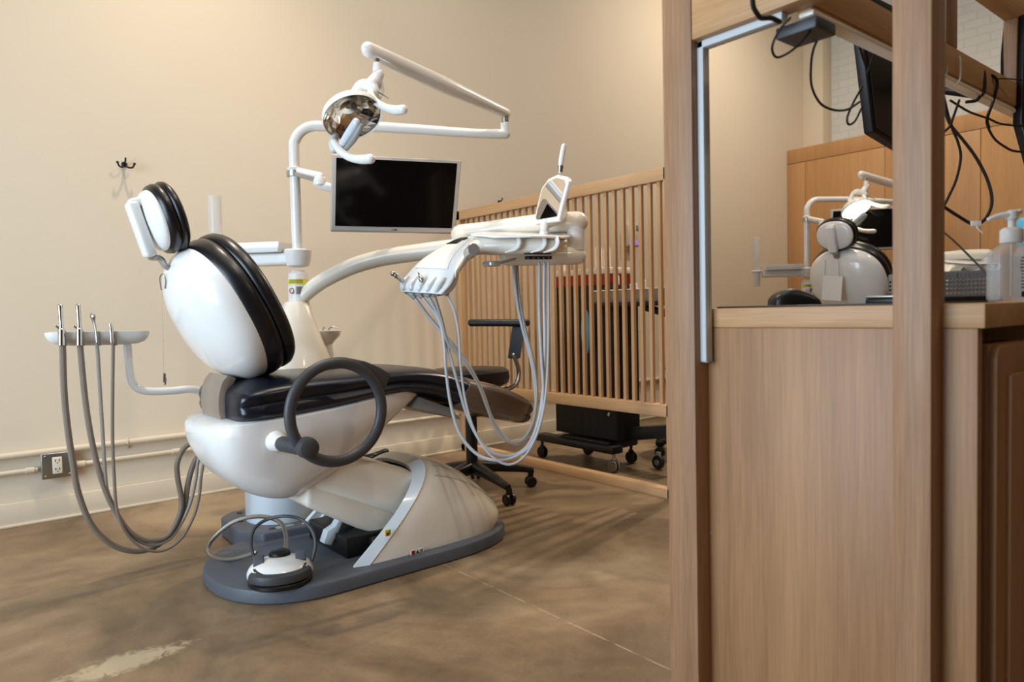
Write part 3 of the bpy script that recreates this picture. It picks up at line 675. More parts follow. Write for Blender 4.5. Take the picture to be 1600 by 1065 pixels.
lathe(b, [(.010, 0), (.010, .02)], stt+Vector((0, 0, -.02)), (0, 0, 1)); obj('stem_pin', b, M['chrome'], t)
b = nb(); tube(b, [stt+Vector((0, 0, -.015)), PD(590, 113, 2.6)], [.014, .019], 16, 1, cap='x'); tube(b, [PD(592, 116, 2.6), PD(587, 124, 2.6), PD(581, 133, 2.59), (PD(585, 142, 2.58))], [.020, .024, .025, .019], 16, 4)
tube(b, [PD(590, 120, 2.6), PD(594, 140, 2.62), PD(592, 152, 2.6)], [.014, .016, .010], 12, 4)
tube(b, [PD(582, 134, 2.6), PD(566, 133, 2.62), PD(556, 143, 2.63), PD(545, 162, 2.62)], [.022, .021, .018, .014], 14, 4); obj('yoke', b, M['white'], t)
b = nb(); tube(b, [PD(593, 145, 2.58), PD(607, 153, 2.54)], .0028, 8, 1); obj('pin', b, M['steel'], t)
b = nb(); tube(b, [PD(579, 145, 2.57), PD(585, 157, 2.54), PD(600, 167, 2.50), PD(617, 172, 2.46), PD(630, 171, 2.43)], [.013, .014, .014, .0165, .0165], 16, 5); obj('handle', b, M['white'], t)
b = nb(); tube(b, [PD(522, 222, 2.50), PD(532, 236, 2.47), PD(548, 246, 2.43), PD(565, 249, 2.39), PD(579, 248, 2.36)], [.013, .014, .014, .0155, .0165], 16, 5); obj('handle', b, M['white'], t)
b = nb(); tube(b, [PD(524, 212, 2.57), PD(521, 224, 2.54), PD(522, 233, 2.52)], [.013, .017, .014], 14, 3)
tube(b, [PD(530, 232, 2.50), PD(543, 212, 2.46), PD(556, 192, 2.42)], [.012, .017, .0165], 14, 4, flat=.8); bb = obj('bulb_holder', b, M['bluewhite'], t)
b = nb(); tube(b, [PD(541, 232, 2.465), PD(553, 216, 2.44), PD(563, 198, 2.42)], [.009, .013, .012], 12, 3, flat=.8); obj('bulb_shield', b, M['midgrey'], bb)

# ------------------------------------------------------------------ delivery unit in front of the chair
t = thing('delivery_unit', 'white instrument delivery table on swing arm over the leg rest', 'delivery unit', (PX0, PY0, .98)); BAY.append(t); du = t
b = nb(); cpt = Vector((PX0, PY0, 1.0)); tube(b, [PD(470, 466, 3.19), PD(492, 447, 3.17), PD(520, 430, 3.14), PD(556, 414, 3.10), PD(596, 403, 3.06), PD(640, 396, 3.02), PD(690, 389, 2.99), PD(722, 385, 2.98)], [.032, .034, .035, .036, .036, .036, .036, .036], 18, 6); obj('swing_arm', b, M['ivory'], t)
b = nb(); tube(b, [PD(724, 395, 2.98), PD(722, 372, 2.98)], .04, 20, 1); tube(b, [PD(720, 366, 3.0), PD(760, 360, 2.97), PD(810, 353, 2.93), PD(860, 348, 2.88), PD(902, 347, 2.84)], [.042, .037, .038, .041, .043], 20, 5); obj('spring_arm', b, M['ivory'], t)
b = nb(); cyl(b, PD(900, 392, 2.84), PD(900, 350, 2.84), .036); obj('elbow', b, M['whitesoft'], t)
b = nb(); q0, q1 = PD(902, 399, 2.84), PD(792, 402, 2.74); tube(b, [q0, q0.lerp(q1, .5), q1], [.036, .035, .032], 16, 3, flat=1.0); kb = obj('lower_arm', b, M['ivory'], t)
b = nb()
for px_ in (878, 913): cyl(b, PD(px_, 405, 2.80), PD(px_, 405, 2.81), .004, 10)
obj('screw', b, M['steel'], kb)
# instrument head: curved sloping console
ST = [((624,455),2.66,(687,459),2.52,.030), ((622,443),2.67,(697,447),2.53,.046), ((634,425),2.70,(708,428),2.56,.050), ((655,404),2.75,(714,404),2.60,.045), ((682,388),2.80,(726,387),2.65,.038), ((712,375),2.85,(740,373),2.70,.026), ((740,366),2.90,(757,368),2.74,.018)]
rings = []; tops = []
for i, (l, dl, r, dr, th) in enumerate(ST):
    Lp, Rp = PD(*l, dl), PD(*r, dr); a = ST[max(i-1, 0)]; c = ST[min(i+1, len(ST)-1)]
    along = (PD(*c[0], c[1])-PD(*a[0], a[1])).normalized(); wd = (Rp-Lp); nn_ = along.cross(wd).normalized()
    if nn_.z < 0: nn_ = -nn_
    P = []
    for k_ in range(24):
        cc_, ss_ = se(2*PI*k_/24, .45); P.append((Lp+Rp)/2+wd*.5*cc_+nn_*(th/2*(ss_-1)))
    rings.append(P); tops.append((Lp, Rp, nn_))
fr = [catmull([r[i] for r in rings], 5) for i in range(24)]
b = nb(); loft(b, [[fr[i][k_] for i in range(24)] for k_ in range(len(fr[0]))]); hd = obj('console', b, M['bluewhite'], t, sharp=50)
def top(a, s, h=0):
    f = max(0, min(len(tops)-1.001, s)); i = int(f); g = f-i
    L_ = tops[i][0].lerp(tops[i+1][0], g); R_ = tops[i][1].lerp(tops[i+1][1], g); N_ = tops[i][2].lerp(tops[i+1][2], g)
    return L_.lerp(R_, a)+N_*h
b = nb()
loft(b, [[top(.14+.72*i/8, s, .0035) for i in range(9)]+[top(.86-.72*i/8, s, -.004) for i in range(9)] for s in (2.3, 2.8, 3.3, 3.8, 4.3, 4.8)]); obj('touch_panel', b, M['whitesoft'], hd)
b = nb(); loft(b, [[top(.10+.45*i/4, s, .006) for i in range(5)]+[top(.55-.45*i/4, s, 0) for i in range(5)] for s in (4.4, 4.8, 5.2)]); obj('display', b, M['black'], hd)
for k_ in range(5):
    b = nb(); a = .12+.19*k_; tube(b, [top(a, 1.55, -.002), top(a, 1.0, .003), top(a, .45, .002)], [.010, .0115, .010], 10, 3, flat=.9); obj('holder', b, M['bluewhite'], hd)
b = nb(); tube(b, [top(1.0, 0.4, -.012), top(1.01, 1.5, -.014), top(1.01, 2.6, -.014), top(1.01, 3.6, -.012), top(1.0, 5, -.006)], .0035, 6, 4); obj('trim_strip', b, M['midgrey'], hd)
b = nb(); cyl(b, PD(733, 396, 2.60), PD(740, 389, 2.50), .022); obj('handle_cap', b, M['silver'], t)
# under-head ivory body linking console and table
b = nb(); rg = []
for (l, r, dl, dr, hh) in [((700,428),(712,430),2.68,2.56,.05), ((712,410),(722,412),2.72,2.58,.05), ((735,384),(745,387),2.78,2.62,.065), ((770,382),(778,384),2.84,2.60,.075), ((820,381),(828,383),2.86,2.58,.075), ((862,380),(868,382),2.86,2.58,.06), ((882,376),(886,378),2.84,2.62,.02)]:
    Lp, Rp = PD(*l, dl), PD(*r, dr); rg.append([(Lp+Rp)/2+(Rp-Lp)*.5*se(2*PI*i/24, .6)[0]+Vector((0, 0, hh/2*se(2*PI*i/24, .6)[1])) for i in range(24)])
fr = [catmull([r[i] for r in rg], 4) for i in range(24)]
loft(b, [[fr[i][k_] for i in range(24)] for k_ in range(len(fr[0]))]); obj('table_body', b, M['ivory'], t, sharp=50)
# thin table top
b = nb(); TP = [PZ(742, 368, 1.215), PZ(760, 372, 1.205), PZ(800, 368, 1.212), PZ(880, 376, 1.205), PZ(891, 371, 1.213), PZ(868, 362, 1.222)]
TPP = [PD(735, 368, 2.66), PD(770, 372, 2.55), PD(830, 371, 2.52), PD(882, 373, 2.58), PD(891, 371, 2.70), PD(884, 366.5, 2.92), PD(820, 365.5, 2.94), PD(750, 364.5, 2.88)]
prism(b, TPP, (0, 0, .008), .003); obj('table_top', b, M['white'], t)
for k_, px_ in enumerate((786, 826, 846)):
    b = nb(); tube(b, [PD(px_+24, 372, 2.57), PD(px_+25, 380, 2.565), PD(px_+20, 388, 2.57), PD(px_+4, 394, 2.58)], [.009, .010, .009, .003], 8, 4, flat=.6); obj('holder_fin', b, M['white'], t)
b = nb(); obox(b, PD(840, 396.3, 2.60), (PD(860, 396, 2.60)-PD(822, 396, 2.60)), (0, .02, 0), (0, 0, .004), .001); obj('vent_grille', b, M['black'], t)
for k_ in range(5):
    b = nb(); obox(b, PD(825+8*k_, 402.5, 2.68), (PD(6, 0, 2.6)-PD(0, 0, 2.6)), (0, .02, 0), (0, 0, .012), .002); obj('hose_socket', b, M['black'], t)
b = nb(); obox(b, PD(768, 412, 2.62), PD(780, 0, 2.6)-PD(762, 0, 2.6), (0, .05, 0), (0, 0, .018), .005); tube(b, [PD(776, 412, 2.62), PD(805, 404, 2.66)], .005, 8, 1); obj('grip', b, M['silver'], t)

# instruments parked in the console, each with its hose
def hosepath(pts, d0, dm, d1):
    n = len(pts); out = []
    for i, (x, y) in enumerate(pts):
        f = i/(n-1); d = d0+(dm-d0)*min(1, f*2) if f < .5 else dm+(d1-dm)*((f-.5)*2)
        out.append(PD(640+x/2.662, 400+y/2.662, d))
    return out
HPS = [
 ([(20,172),(75,245),(130,310),(200,390),(255,470),(305,570),(338,665),(380,735),(435,778),(485,760),(515,690),(526,600),(518,500),(498,400),(468,290),(446,180),(434,60),(432,30)], 2.63, 2.66, 2.78, .0066, 'hoseblue'),
 ([(50,168),(120,262),(142,350),(152,480),(170,610),(205,730),(270,815),(350,848),(430,838),(505,785),(545,690),(556,560),(548,420),(540,250),(540,30)], 2.61, 2.55, 2.70, .0058, 'hoseblue'),
 ([(78,165),(128,270),(165,400),(198,520),(235,650),(285,755),(345,815),(420,830),(490,790),(535,690),(556,540),(562,360),(560,180),(561,30)], 2.60, 2.60, 2.70, .0062, 'hoseblue'),
 ([(102,163),(132,260),(160,360),(228,440),(285,530),(322,625),(352,700),(400,765),(460,770),(505,715),(524,640),(528,540),(510,420),(480,300),(456,170),(446,30)], 2.58, 2.62, 2.78, .0062, 'hose'),
 ([(155,158),(188,235),(205,330),(212,450),(230,590),(268,720),(325,815),(405,866),(475,835),(528,745),(560,620),(574,470),(578,250),(578,30)], 2.57, 2.52, 2.69, .0045, 'hoseblue')]
for i, (pts, a, m_, c, r, mm) in enumerate(HPS):
    P = hosepath(pts, a, m_, c); base = top(.12+.19*i, .2, -.02) if i < 4 else PD(697, 456, 2.57)
    lab = ['delivery hose from the leftmost console holder, its handle a flared steel syringe', 'light grey hose from the second console holder, swinging lowest left', 'light grey hose from the third console holder with a steel nozzle standing up', 'warm grey hose from the fourth console holder, doubling the inner loop', 'thinnest pale hose from under the right side of the console'][i]
    h = thing('handpiece', lab, 'handpiece', base, 'handpieces hanging from the delivery console'); BAY.append(h)
    b = nb(); P = [base]+P; tube(b, P, r, 8, 6); obj('hose', b, M[mm], h)
    b = nb(); tube(b, [top(.12+.19*i, .1, -.012), base, P[1]], [.010, .011, .009], 12, 2); obj('connector', b, M['midgrey'], h)
    if i == 0:
        b = nb(); q0, q1 = top(.13, 1.1, .012), PD(619, 430, 2.60); tube(b, [q0, q0.lerp(q1, .6), q1], [.010, .0085, .011], 12, 3, flat=.8); ball(b, PD(615, 427, 2.60), .013, 1, 1, .8); obj('nozzle', b, M['steel'], h)
    if i == 2:
        b = nb(); q0, q1 = top(.52, 1.2, .010), PD(656, 431, 2.60); tube(b, [q0, q0.lerp(q1, .5), q1], [.009, .011, .006], 12, 3); tube(b, [q1, PD(654, 426, 2.6)], .0035, 8, 1); obj('nozzle', b, M['steel'], h)

# hand mirror standing in the table
_v = ray(855, 310).normalized(); _m = PD(862, 312, 2.74); _p = _m.copy()
for _ in range(30):
    MIRN = ((TR-_p).normalized()-_v).normalized(); _p = EYE+_v*((_m-EYE).dot(MIRN)/_v.dot(MIRN))
t = thing('hand_mirror', 'white framed hand mirror standing upright on the delivery table', 'mirror', PD(852, 365, 2.74)); BAY.append(t)
OUTL = [(872,272),(887,276),(888.5,283),(878,322),(873,344),(836,350),(834,346),(839,322),(846,294),(857,279)]
dl_ = [2.70+(x-835)/53*.10 for x, y in OUTL]
mn = Vector(MIRN).normalized(); mc_ = PD(862, 312, 2.74)
def onmir(x, y): r_ = ray(x, y); return EYE+r_*((mc_-EYE).dot(mn)/r_.dot(mn))
pl = [onmir(x, y) for x, y in OUTL]
b = nb(); prism(b, pl, -mn*.014, .003, 3); obj('frame', b, M['white'], t)
cen = sum(pl, Vector())/len(pl); inn = [cen+(p-cen)*.84+mn*.0012 for p in pl]
b = nb(); prism(b, inn, mn*.0012, 0); obj('glass', b, M['mirror'], t)
dt = (onmir(876, 274)-EYE).dot(ROT @ Vector((0, 0, -1)))
b = nb(); tube(b, [PD(875, 268, dt), PD(877, 250, dt), PD(881, 228, dt)], [.007, .0105, .010], 12, 3); hh_ = obj('handle', b, M['white'], t)
b = nb(); tube(b, [PD(875, 269, dt), PD(876, 259, dt)], [.0095, .0115], 12, 1, cap='x'); obj('handle_ring', b, M['steel'], hh_)
b = nb(); tube(b, [PD(851, 348, 2.74), PD(851, 358, 2.76), PD(851, 366, 2.76)], [.017, .016, .022], 16, 2); tube(b, [PD(880, 318, 2.81), PD(883, 330, 2.82), PD(878, 345, 2.80), PD(858, 352, 2.77)], [.004, .009, .009, .01], 10, 3); obj('stand', b, M['white'], t)

# ------------------------------------------------------------------ assistant's holder
AY = 2.86
t = thing('assistant_holder', 'white four-slot instrument holder bar left of the chair', 'instrument holder', PY(160, 541, AY)); BAY.append(t); ah = t
L0, L1 = PY(70, 526, AY), PY(233, 523, AY)
b = nb(); rg = []
for f in [0, .02, .06, .12, .25, .5, .75, .88, .94, .98, 1]:
    k_ = (1-abs(2*f-1)**7)**.5 if 0 < f < 1 else .15; c = L0.lerp(L1, f); hh = .030*max(k_, .18)
    rg.append([c+Vector((0, .045*max(k_, .2)*math.cos(2*PI*i/20), .012+ (0 if math.sin(2*PI*i/20) > .0 else hh*math.sin(2*PI*i/20)*1.5) + (.004*k_ if math.sin(2*PI*i/20) > .0 else 0))) for i in range(20)])
loft(b, rg); obj('holder_bar', b, M['whitesoft'], t, sharp=40)
slots = [(96,), (124,), (149,), (174,)]
for (px_,) in slots:
    b = nb(); p = PY(px_, 527, AY); obox(b, p+Vector((0, -.043, -.003)), (.020, 0, 0), (0, .006, 0), (0, 0, .05), .003); obj('slot', b, M['midgrey'], t)
b = nb(); tube(b, [PY(199, 541, AY), PY(201, 565, AY), PY(205, 592, AY), PY(215, 606, AY), PY(235, 611, AY), PY(270, 610, AY), PY(300, 608, AY), PY(325, 618, AY+.01), PY(345, 650, AY+.03), PY(360, 690, AY+.05)], [.0145]*10, 14, 5); obj('arm', b, M['white'], t)
b = nb(); tube(b, [PY(322, 664, AY), PY(340, 668, AY)], .022, 16, 1); tube(b, [PY(322, 680, AY), PY(352, 690, AY+.03)], .03, 14, 1); obj('arm_joint', b, M['whitesoft'], t)
def c6(L): return [(40+x/2.4205, 440+y/2.4205) for x, y in L]
AH = [
 (c6([(139,200),(140,250),(146,420),(160,560),(178,680),(200,800),(250,920),(330,995),(420,1018),(500,995),(560,930),(600,850),(615,760),(640,680),(700,600)]), .0105, 'hosebrown'),
 (c6([(204,200),(207,250),(225,440),(250,600),(285,740),(330,850),(390,940),(460,975),(530,965),(575,900),(590,830),(575,740),(575,680),(610,620),(690,592)]), .0098, 'hosebrown'),
 (c6([(266,200),(272,260),(282,420),(293,600),(302,740),(312,800),(345,890),(400,960),(470,995),(540,975),(590,910),(625,830),(645,740),(655,670),(695,600)]), .0062, 'hose'),
 (c6([(331,200),(331,260),(329,420),(329,600),(335,740),(345,860),(380,950),(440,1005),(510,1018),(580,980),(630,900),(655,820),(665,730),(680,660),(700,608)]), .0056, 'hosebrown')]
for i, (pts, r, mm) in enumerate(AH):
    yv = [AY-.05+.03*i*0 + (0.09*min(1, k_/(len(pts)-1)*1.4)) - .012*i*(k_/(len(pts)-1)) for k_ in range(len(pts))]
    P = [PY(x, y, q) for (x, y), q in zip(pts, yv)]
    P = [Vector((p.x, p.y, max(p.z, .02))) for p in P]
    lab = ['suction hose with tall steel tip in the leftmost slot of the white holder', 'suction hose with steel tip in the second slot from the left', 'grey hose with a flared dark steel tip in the third slot', 'thin hose with the shortest steel tip in the rightmost slot'][i]
    h = thing('suction_handpiece', lab, 'handpiece', P[0], 'hoses in the four-slot holder left of the chair'); BAY.append(h)
    b = nb(); tube(b, P, r, 10, 6); obj('hose', b, M[mm], h)
    x0 = slots[i][0]; b = nb(); bs = PY(x0, 515, AY-.05)
    if i < 2:
        tp = PY(x0-2, 478, AY-.05); cyl(b, PY(x0, 540, AY-.052), bs+Vector((0, 0, .004)), .0105, 14); tube(b, [bs, bs.lerp(tp, .3), bs.lerp(tp, .85), tp], [.0085, .0065, .0075, .0085], 12, 3); tube(b, [bs+Vector((-.006, 0, .004)), bs+Vector((-.016, -.004, .014))], .003, 8, 1)
    elif i == 2:
        tp = PY(145, 495, AY-.05); tube(b, [PY(x0+2, 535, AY-.052), bs, bs.lerp(tp, .7), tp], [.006, .0065, .0085, .015], 12, 3, flat=.6)
    else:
        tp = PY(172, 505, AY-.05); tube(b, [PY(x0+1, 535, AY-.052), bs, tp], [.006, .0075, .005], 12, 2)
    obj('tip', b, M['chrome'] if i != 2 else M['steel'], h)

# ------------------------------------------------------------------ operator stool
t = thing('operator_stool', 'black rolling stool with armrest bar beyond the leg rest', 'stool', (2.12, 2.94, 0)); stool = t
sx, sy = 2.12, 2.94
b = nb(); lathe(b, [(.04, .50), (.17, .548), (.195, .562), (.203, .59), (.198, .622), (.18, .636), (.09, .642), (.01, .642)], (sx, sy, 0), seg=44); obj('seat', b, M['leather'], t)
b = nb(); cyl(b, (sx, sy, .38), (sx, sy, .53), .018); obj('gas_lift', b, M['midgrey'], t)
b = nb(); cyl(b, (sx, sy, .12), (sx, sy, .40), .030); obj('column', b, M['black'], t)
for k_ in range(5):
    a = math.radians(-95+72*k_); d = Vector((math.cos(a), math.sin(a), 0)); o_ = Vector((sx, sy, 0)); w = Vector((-d.y, d.x, 0))
    b = nb(); rings = []
    for r, z, hw, hh in ((.02, .13, .034, .035), (.12, .125, .028, .025), (.24, .105, .022, .018), (.325, .088, .018, .012)):
        c = o_+d*r+Vector((0, 0, z)); rings.append([c+w*hw*se(2*PI*i/16, .6)[0]+Vector((0, 0, hh*se(2*PI*i/16, .6)[1])) for i in range(16)])
    loft(b, rings); lg = obj('leg', b, M['black'], t)
    b = nb(); c = o_+d*.315+w*.012+Vector((0, 0, .028))
    for s in (-1, 1): cyl(b, c+w*(s*.016)-w*.009, c+w*(s*.016)+w*.009, .028, 18, .004)
    box(b, c-Vector((.012, .012, -.01)), c+Vector((.012, .012, .055)), .004); obj('caster', b, M['black'], lg)
b = nb(); p0, p1 = PD(734, 504, 3.62), PD(826, 504, 3.52)
obox(b, (p0+p1)/2, p1-p0, (p1-p0).cross(Vector((0, 0, 1))).normalized()*.07, (0, 0, .036), .014, 4); obj('armrest', b, M['black'], t)
b = nb(); q0, q1 = PD(811, 506, 3.55), PD(803, 560, 3.56); obox(b, (q0+q1)/2, (q1-q0), (p1-p0).normalized()*.04, (.02, -.03, 0), .008, 3); obj('arm_post', b, M['black'], t)
b = nb(); tube(b, [q1+Vector((0, 0, .02)), PD(811, 580, 3.58), PD(806, 600, 3.58), PD(790, 608, 3.6), PD(765, 608, 3.62)], .011, 10, 5); obj('arm_tube', b, M['steel'], t)
# dark caster of a second stool peeping out behind the armrest ring
t = thing('stool_caster_base', 'dark round stool wheel showing behind the ring armrest', 'wheel', (2.0, 3.8, 0))
p = PZ(572, 728, .03); ORG[t] = Vector((p.x, p.y, 0)); t.location = ORG[t]
b = nb(); cyl(b, p+Vector((-.015, 0, .002)), p+Vector((.015, 0, .002)), .032, 20, .006); obj('wheel', b, M['black'], t)
b = nb(); tube(b, [p+Vector((0, .0, .05)), p+Vector((.02, -.06, .065)), p+Vector((.1, -.06, .08))], [.02, .02, .02], 10, 3); obj('fork', b, M['black'], t)

# ------------------------------------------------------------------ things behind the screen
t = thing('equipment_cart', 'tall black rolling equipment cabinet behind the slatted screen', 'cart', (3.15, 2.95, 0))
b = nb(); box(b, (3.0, 2.75, .17), (3.2, 3.26, 1.06), .006); obj('body', b, M['blackmatte'], t)
b = nb(); box(b, (2.93, 2.72, .105), (3.02, 3.38, .15), .01); box(b, (2.98, 2.80, .11), (3.24, 3.2, .16), .01); obj('base_frame', b, M['black'], t)
for x, y in ((2.955, 3.34), (2.97, 2.75), (3.22, 2.84), (3.22, 3.2)):
    b = nb()
    for s in (-1, 1): cyl(b, (x+s*.012-.006, y, .036), (x+s*.012+.006, y, .036), .035, 20, .004)
    cyl(b, (x, y, .06), (x, y, .115), .009); box(b, (x-.004, y-.02, .04), (x+.004, y+.02, .08), .003); obj('caster', b, M['black'] if y > 3 or x > 3 else M['steel'], t)
b = nb(); cyl(b, (3.0, 2.80, .32), (2.985, 2.80, .32), .01); obj('lock', b, M['steel'], t)
t = thing('red_box', 'low red box on top of the black cabinet, seen through slats', 'box', (3.1, 3.0, 1.06))
b = nb(); box(b, (3.0, 2.80, 1.06), (3.2, 3.26, 1.125), .006); obj('body', b, M['red'], t)
b = nb(); box(b, (2.995, 2.79, 1.125), (3.205, 3.27, 1.16), .006); obj('lid', b, M['whitesoft'], t)
t = thing('rolling_tray_stand', 'rolling stand with steel instrument tray behind the slats', 'stand', (3.3, 2.45, 0))
a0, a1 = PX(921, 470, 2.92), PX(1035, 470, 2.92)
b = nb(); box(b, (2.90, a1.y, .935), (3.25, a0.y, .955), .004); obj('tray_shelf', b, M['black'], t)
b = nb(); tube(b, [(3.0, 2.52, .925), (3.0, 2.42, .90), (3.08, 2.26, .84), (3.22, 2.15, .7), (3.24, 2.14, .4), (3.24, 2.14, .12)], .02, 12, 4); obj('column', b, M['black'], t)
b = nb(); prism(b, [PX(915, 683, 3.1), PX(960, 690, 3.1), PX(1046, 684, 3.1), PX(1046, 664, 3.1), PX(985, 668, 3.1)], (.09, 0, 0), .006); box(b, (3.1, 2.05, .10), (3.5, 2.35, .13), .01); obj('base', b, M['black'], t)
for x, y in ((3.2, 2.62), (3.2, 2.08), (3.5, 2.2)):
    b = nb(); cyl(b, (x-.014, y, .04), (x+.014, y, .04), .039, 20, .005); obj('caster', b, M['black'], t)
    b = nb(); cyl(b, (x-.016, y, .04), (x+.016, y, .04), .018, 16); box(b, (x-.005, y-.02, .04), (x+.005, y+.015, .10), .002); obj('caster_fork', b, M['steel'], t)
t = thing('instrument_cassette', 'steel instrument cassette lying on the black tray shelf', 'tray', (3.0, 2.6, .955))
b = nb(); box(b, (2.92, a1.y+.02, .955), (3.18, a0.y-.02, 1.02), .004); obj('body', b, M['cassette'], t)
b = nb(); box(b, (2.915, a1.y+.01, 1.02), (3.19, a0.y-.01, 1.028), .003); obj('lid', b, M['whitesoft'], t)
def jar(px, h, w, m, lab, z=1.16, X=3.08, cap='whitesoft'):
    p = PX(px, 440, X); t = thing('bottle', lab, 'bottle', (X, p.y, z), 'small bottles on the cabinet behind the slats')
    b = nb(); lathe(b, [(w, 0), (w, h*.7), (w*.6, h*.8), (w*.4, h*.85)], (X, p.y, z), seg=18); obj('body', b, M[m], t)
    b = nb(); lathe(b, [(w*.5, h*.84), (w*.5, h), (w*.3, h)], (X, p.y, z), seg=16); obj('cap', b, M[cap], t)
jar(885, .10, .022, 'whitesoft', 'short white bottle left of the other bottles on the cabinet')
jar(898, .07, .02, 'steel', 'low steel bottle beside the short white one')
jar(936, .17, .022, 'ivory', 'tallest cream bottle above the red box')
jar(949, .16, .020, 'whitesoft', 'white slim bottle just right of the tallest cream one')
jar(963, .12, .018, 'whitesoft', 'white bottle at the cabinet edge above the cassette', 1.028)
jar(990, .045, .022, 'paper', 'small white jar on the cassette', 1.028)
jar(1004, .07, .018, 'whitesoft', 'white jar nearest the post on the cassette', 1.028)
t = thing('light_dispenser', 'small grey wall dispenser with violet light on the back wall', 'dispenser', PY(984, 385, WY))
p = PY(985, 352, WY); q = PY(985, 386, WY)
b = nb(); box(b, (p.x-.10, WY-.06, q.z), (p.x+.06, WY, p.z), .01); obj('body', b, M['trim'], t)
b = nb(); box(b, (p.x+.0, WY-.066, p.z-.045), (p.x+.055, WY-.058, p.z-.005), .003); obj('display', b, M['midgrey'], t)
b = nb(); box(b, (p.x-.09, WY-.066, q.z+.01), (p.x+.05, WY-.058, q.z+.045), .003); obj('light_window', b, M['uv'], t)
b = nb(); pA = PX(918, 545, 2.95); ball(b, (2.94, pA.y, pA.z+.10), .05, .4, .7, 2.6, 14); solo('blue_cloth', b, M['blue'], 'blue cloth hanging low behind the slats by the cassette', 'cloth')
# second stool (only partly seen) behind the screen
t = thing('saddle_stool', 'black star-base stool behind the screen right of the cabinet', 'stool', (3.75, 2.75, 0))
for k_ in range(5):
    a = math.radians(20+72*k_); d = Vector((math.cos(a), math.sin(a), 0)); o_ = Vector((3.75, 2.75, 0))
    b = nb(); tube(b, [o_+Vector((0, 0, .12)), o_+d*.15+Vector((0, 0, .11)), o_+d*.3+Vector((0, 0, .085))], [.03, .024, .018], 10, 3); lg = obj('leg', b, M['black'], t)
    b = nb(); c = o_+d*.29+Vector((0, 0, .03)); cyl(b, c-Vector((.018, 0, 0)), c+Vector((.018, 0, 0)), .03, 16, .004); cyl(b, c, c+Vector((0, 0, .07)), .008); obj('caster', b, M['black'], lg)
b = nb(); cyl(b, (3.75, 2.75, .1), (3.75, 2.75, .5), .026); obj('column', b, M['black'], t)
b = nb(); lathe(b, [(.05, .48), (.18, .5), (.2, .53), (.195, .56), (.15, .575), (.01, .577)], (3.75, 2.75, 0), seg=36); obj('seat', b, M['leather'], t)

# ------------------------------------------------------------------ second bay: copies of the dental bay
DX, DY = 4.20, -.13
LAB2 = {'dental_chair': 'dental chair seen from behind through the opening in the wooden station',
 'bib_chain': 'ball chain on the backrest of the far chair', 'foot_control': 'foot control pedal on the base of the far chair',
 'dental_unit': 'white unit column and pole behind the far chair', 'instrument_tray': 'white tray on the arm left of the far chair',
 'cup_dispenser': 'clear upright tube seen through the opening, left of the far chair', 'monitor': 'monitor behind the far lit dental light',
 'dental_light': 'lit dental light glowing warm white above the far chair', 'delivery_unit': 'instrument delivery table of the far chair',
 'hand_mirror': 'hand mirror on the far delivery table', 'assistant_holder': 'instrument holder bar left of the far chair'}
def copy_tree(o, parent=None):
    c = o.copy(); C.objects.link(c); c.parent = parent
    for k_ in list(o.children): copy_tree(k_, c)
    return c
hp = 0
for o in BAY:
    base = o.name.split('.')[0]
    if base in ('handpiece', 'foot_control', 'hand_mirror', 'bib_chain'): continue
    c = copy_tree(o); c.location.x += DX; c.location.y += DY
    if base == 'dental_light': c.rotation_euler.z = math.radians(-18)
    if base == 'monitor': c.rotation_euler.z = math.radians(-35); c.location.z += .05
    if base == 'dental_chair':           # this chair is raised on its lift
        for k_ in c.children:
            n_ = k_.name.split('.')[0]
            if n_ in ('seat_shell', 'seat_cushion', 'foot_cover', 'leg_rest_plate', 'backrest_shell', 'backrest_cushion', 'hinge_arm', 'headrest_shell', 'headrest_cushion', 'headrest_bracket', 'headrest_post', 'armrest', 'armrest_boss'): k_.location.z += .15
            elif n_ == 'lift_arm': k_.location.z += .05
    if base == 'suction_handpiece':
        c['label'] = ['suction tip in the leftmost slot of the far holder', 'suction tip in the second slot of the far holder', 'flared tip in the third slot of the far holder', 'thin tip in the rightmost slot of the far holder'][hp]; hp += 1
        c['group'] = 'hoses in the holder of the far chair'
    else: c['label'] = LAB2[base]
    if base == 'dental_light':
        for k_ in c.children:
            if k_.name.startswith('reflector'):
                k_.material_slots[0].link = 'OBJECT'; k_.material_slots[0].material = M['lampon']
        lamp2 = c
p = PX(1300, 450, 4.76)
t = thing('paper_tag', 'white paper sheet hanging from the headrest of the far chair', 'paper', p)
b = nb(); obox(b, p, (.004, 0, 0), (0, .135, .015), (0, -.012, .165), .001, 1); obj('sheet', b, M['paper'], t)
b = nb()
for s in (-1, 1): tube(b, [p+Vector((0, s*.05, .07)), PX(1300, 405, 4.76)+Vector((0, s*.045, 0))], .002, 6, 1)
obj('string', b, M['midgrey'], t)

# ================================================================== wooden station in the foreground
X0 = 1.20
ws = thing('wooden_workstation', 'pale oak workstation frame with posts, overhead rail and end panel', 'workstation', (1.6, .68, 0))
b = nb(); box(b, (X0, .885, 0), (X0+.05, .957, 2.1), .0025); obj('post', b, M['oakZ'], ws)
b = nb(); box(b, (X0, .444, 0), (X0+.055, .502, 2.1), .0025); obj('post', b, M['oakZ'], ws)
b = nb(); box(b, (X0+.002, .502, 1.452), (X0+.048, .885, 1.56), .0025); obj('top_rail', b, M['oakY'], ws)
b = nb(); box(b, (X0+.046, .395, 0), (X0+.066, .972, .878), .002); obj('end_panel', b, M['panel'], ws)
b = nb(); box(b, (X0+.046, .960, 0), (4.3, .978, .878), .002); obj('side_panel', b, M['panel'], ws)
b = nb(); box(b, (X0+.40, .40, 0), (4.3, .42, .876), .002); obj('side_panel', b, M['panel'], ws)
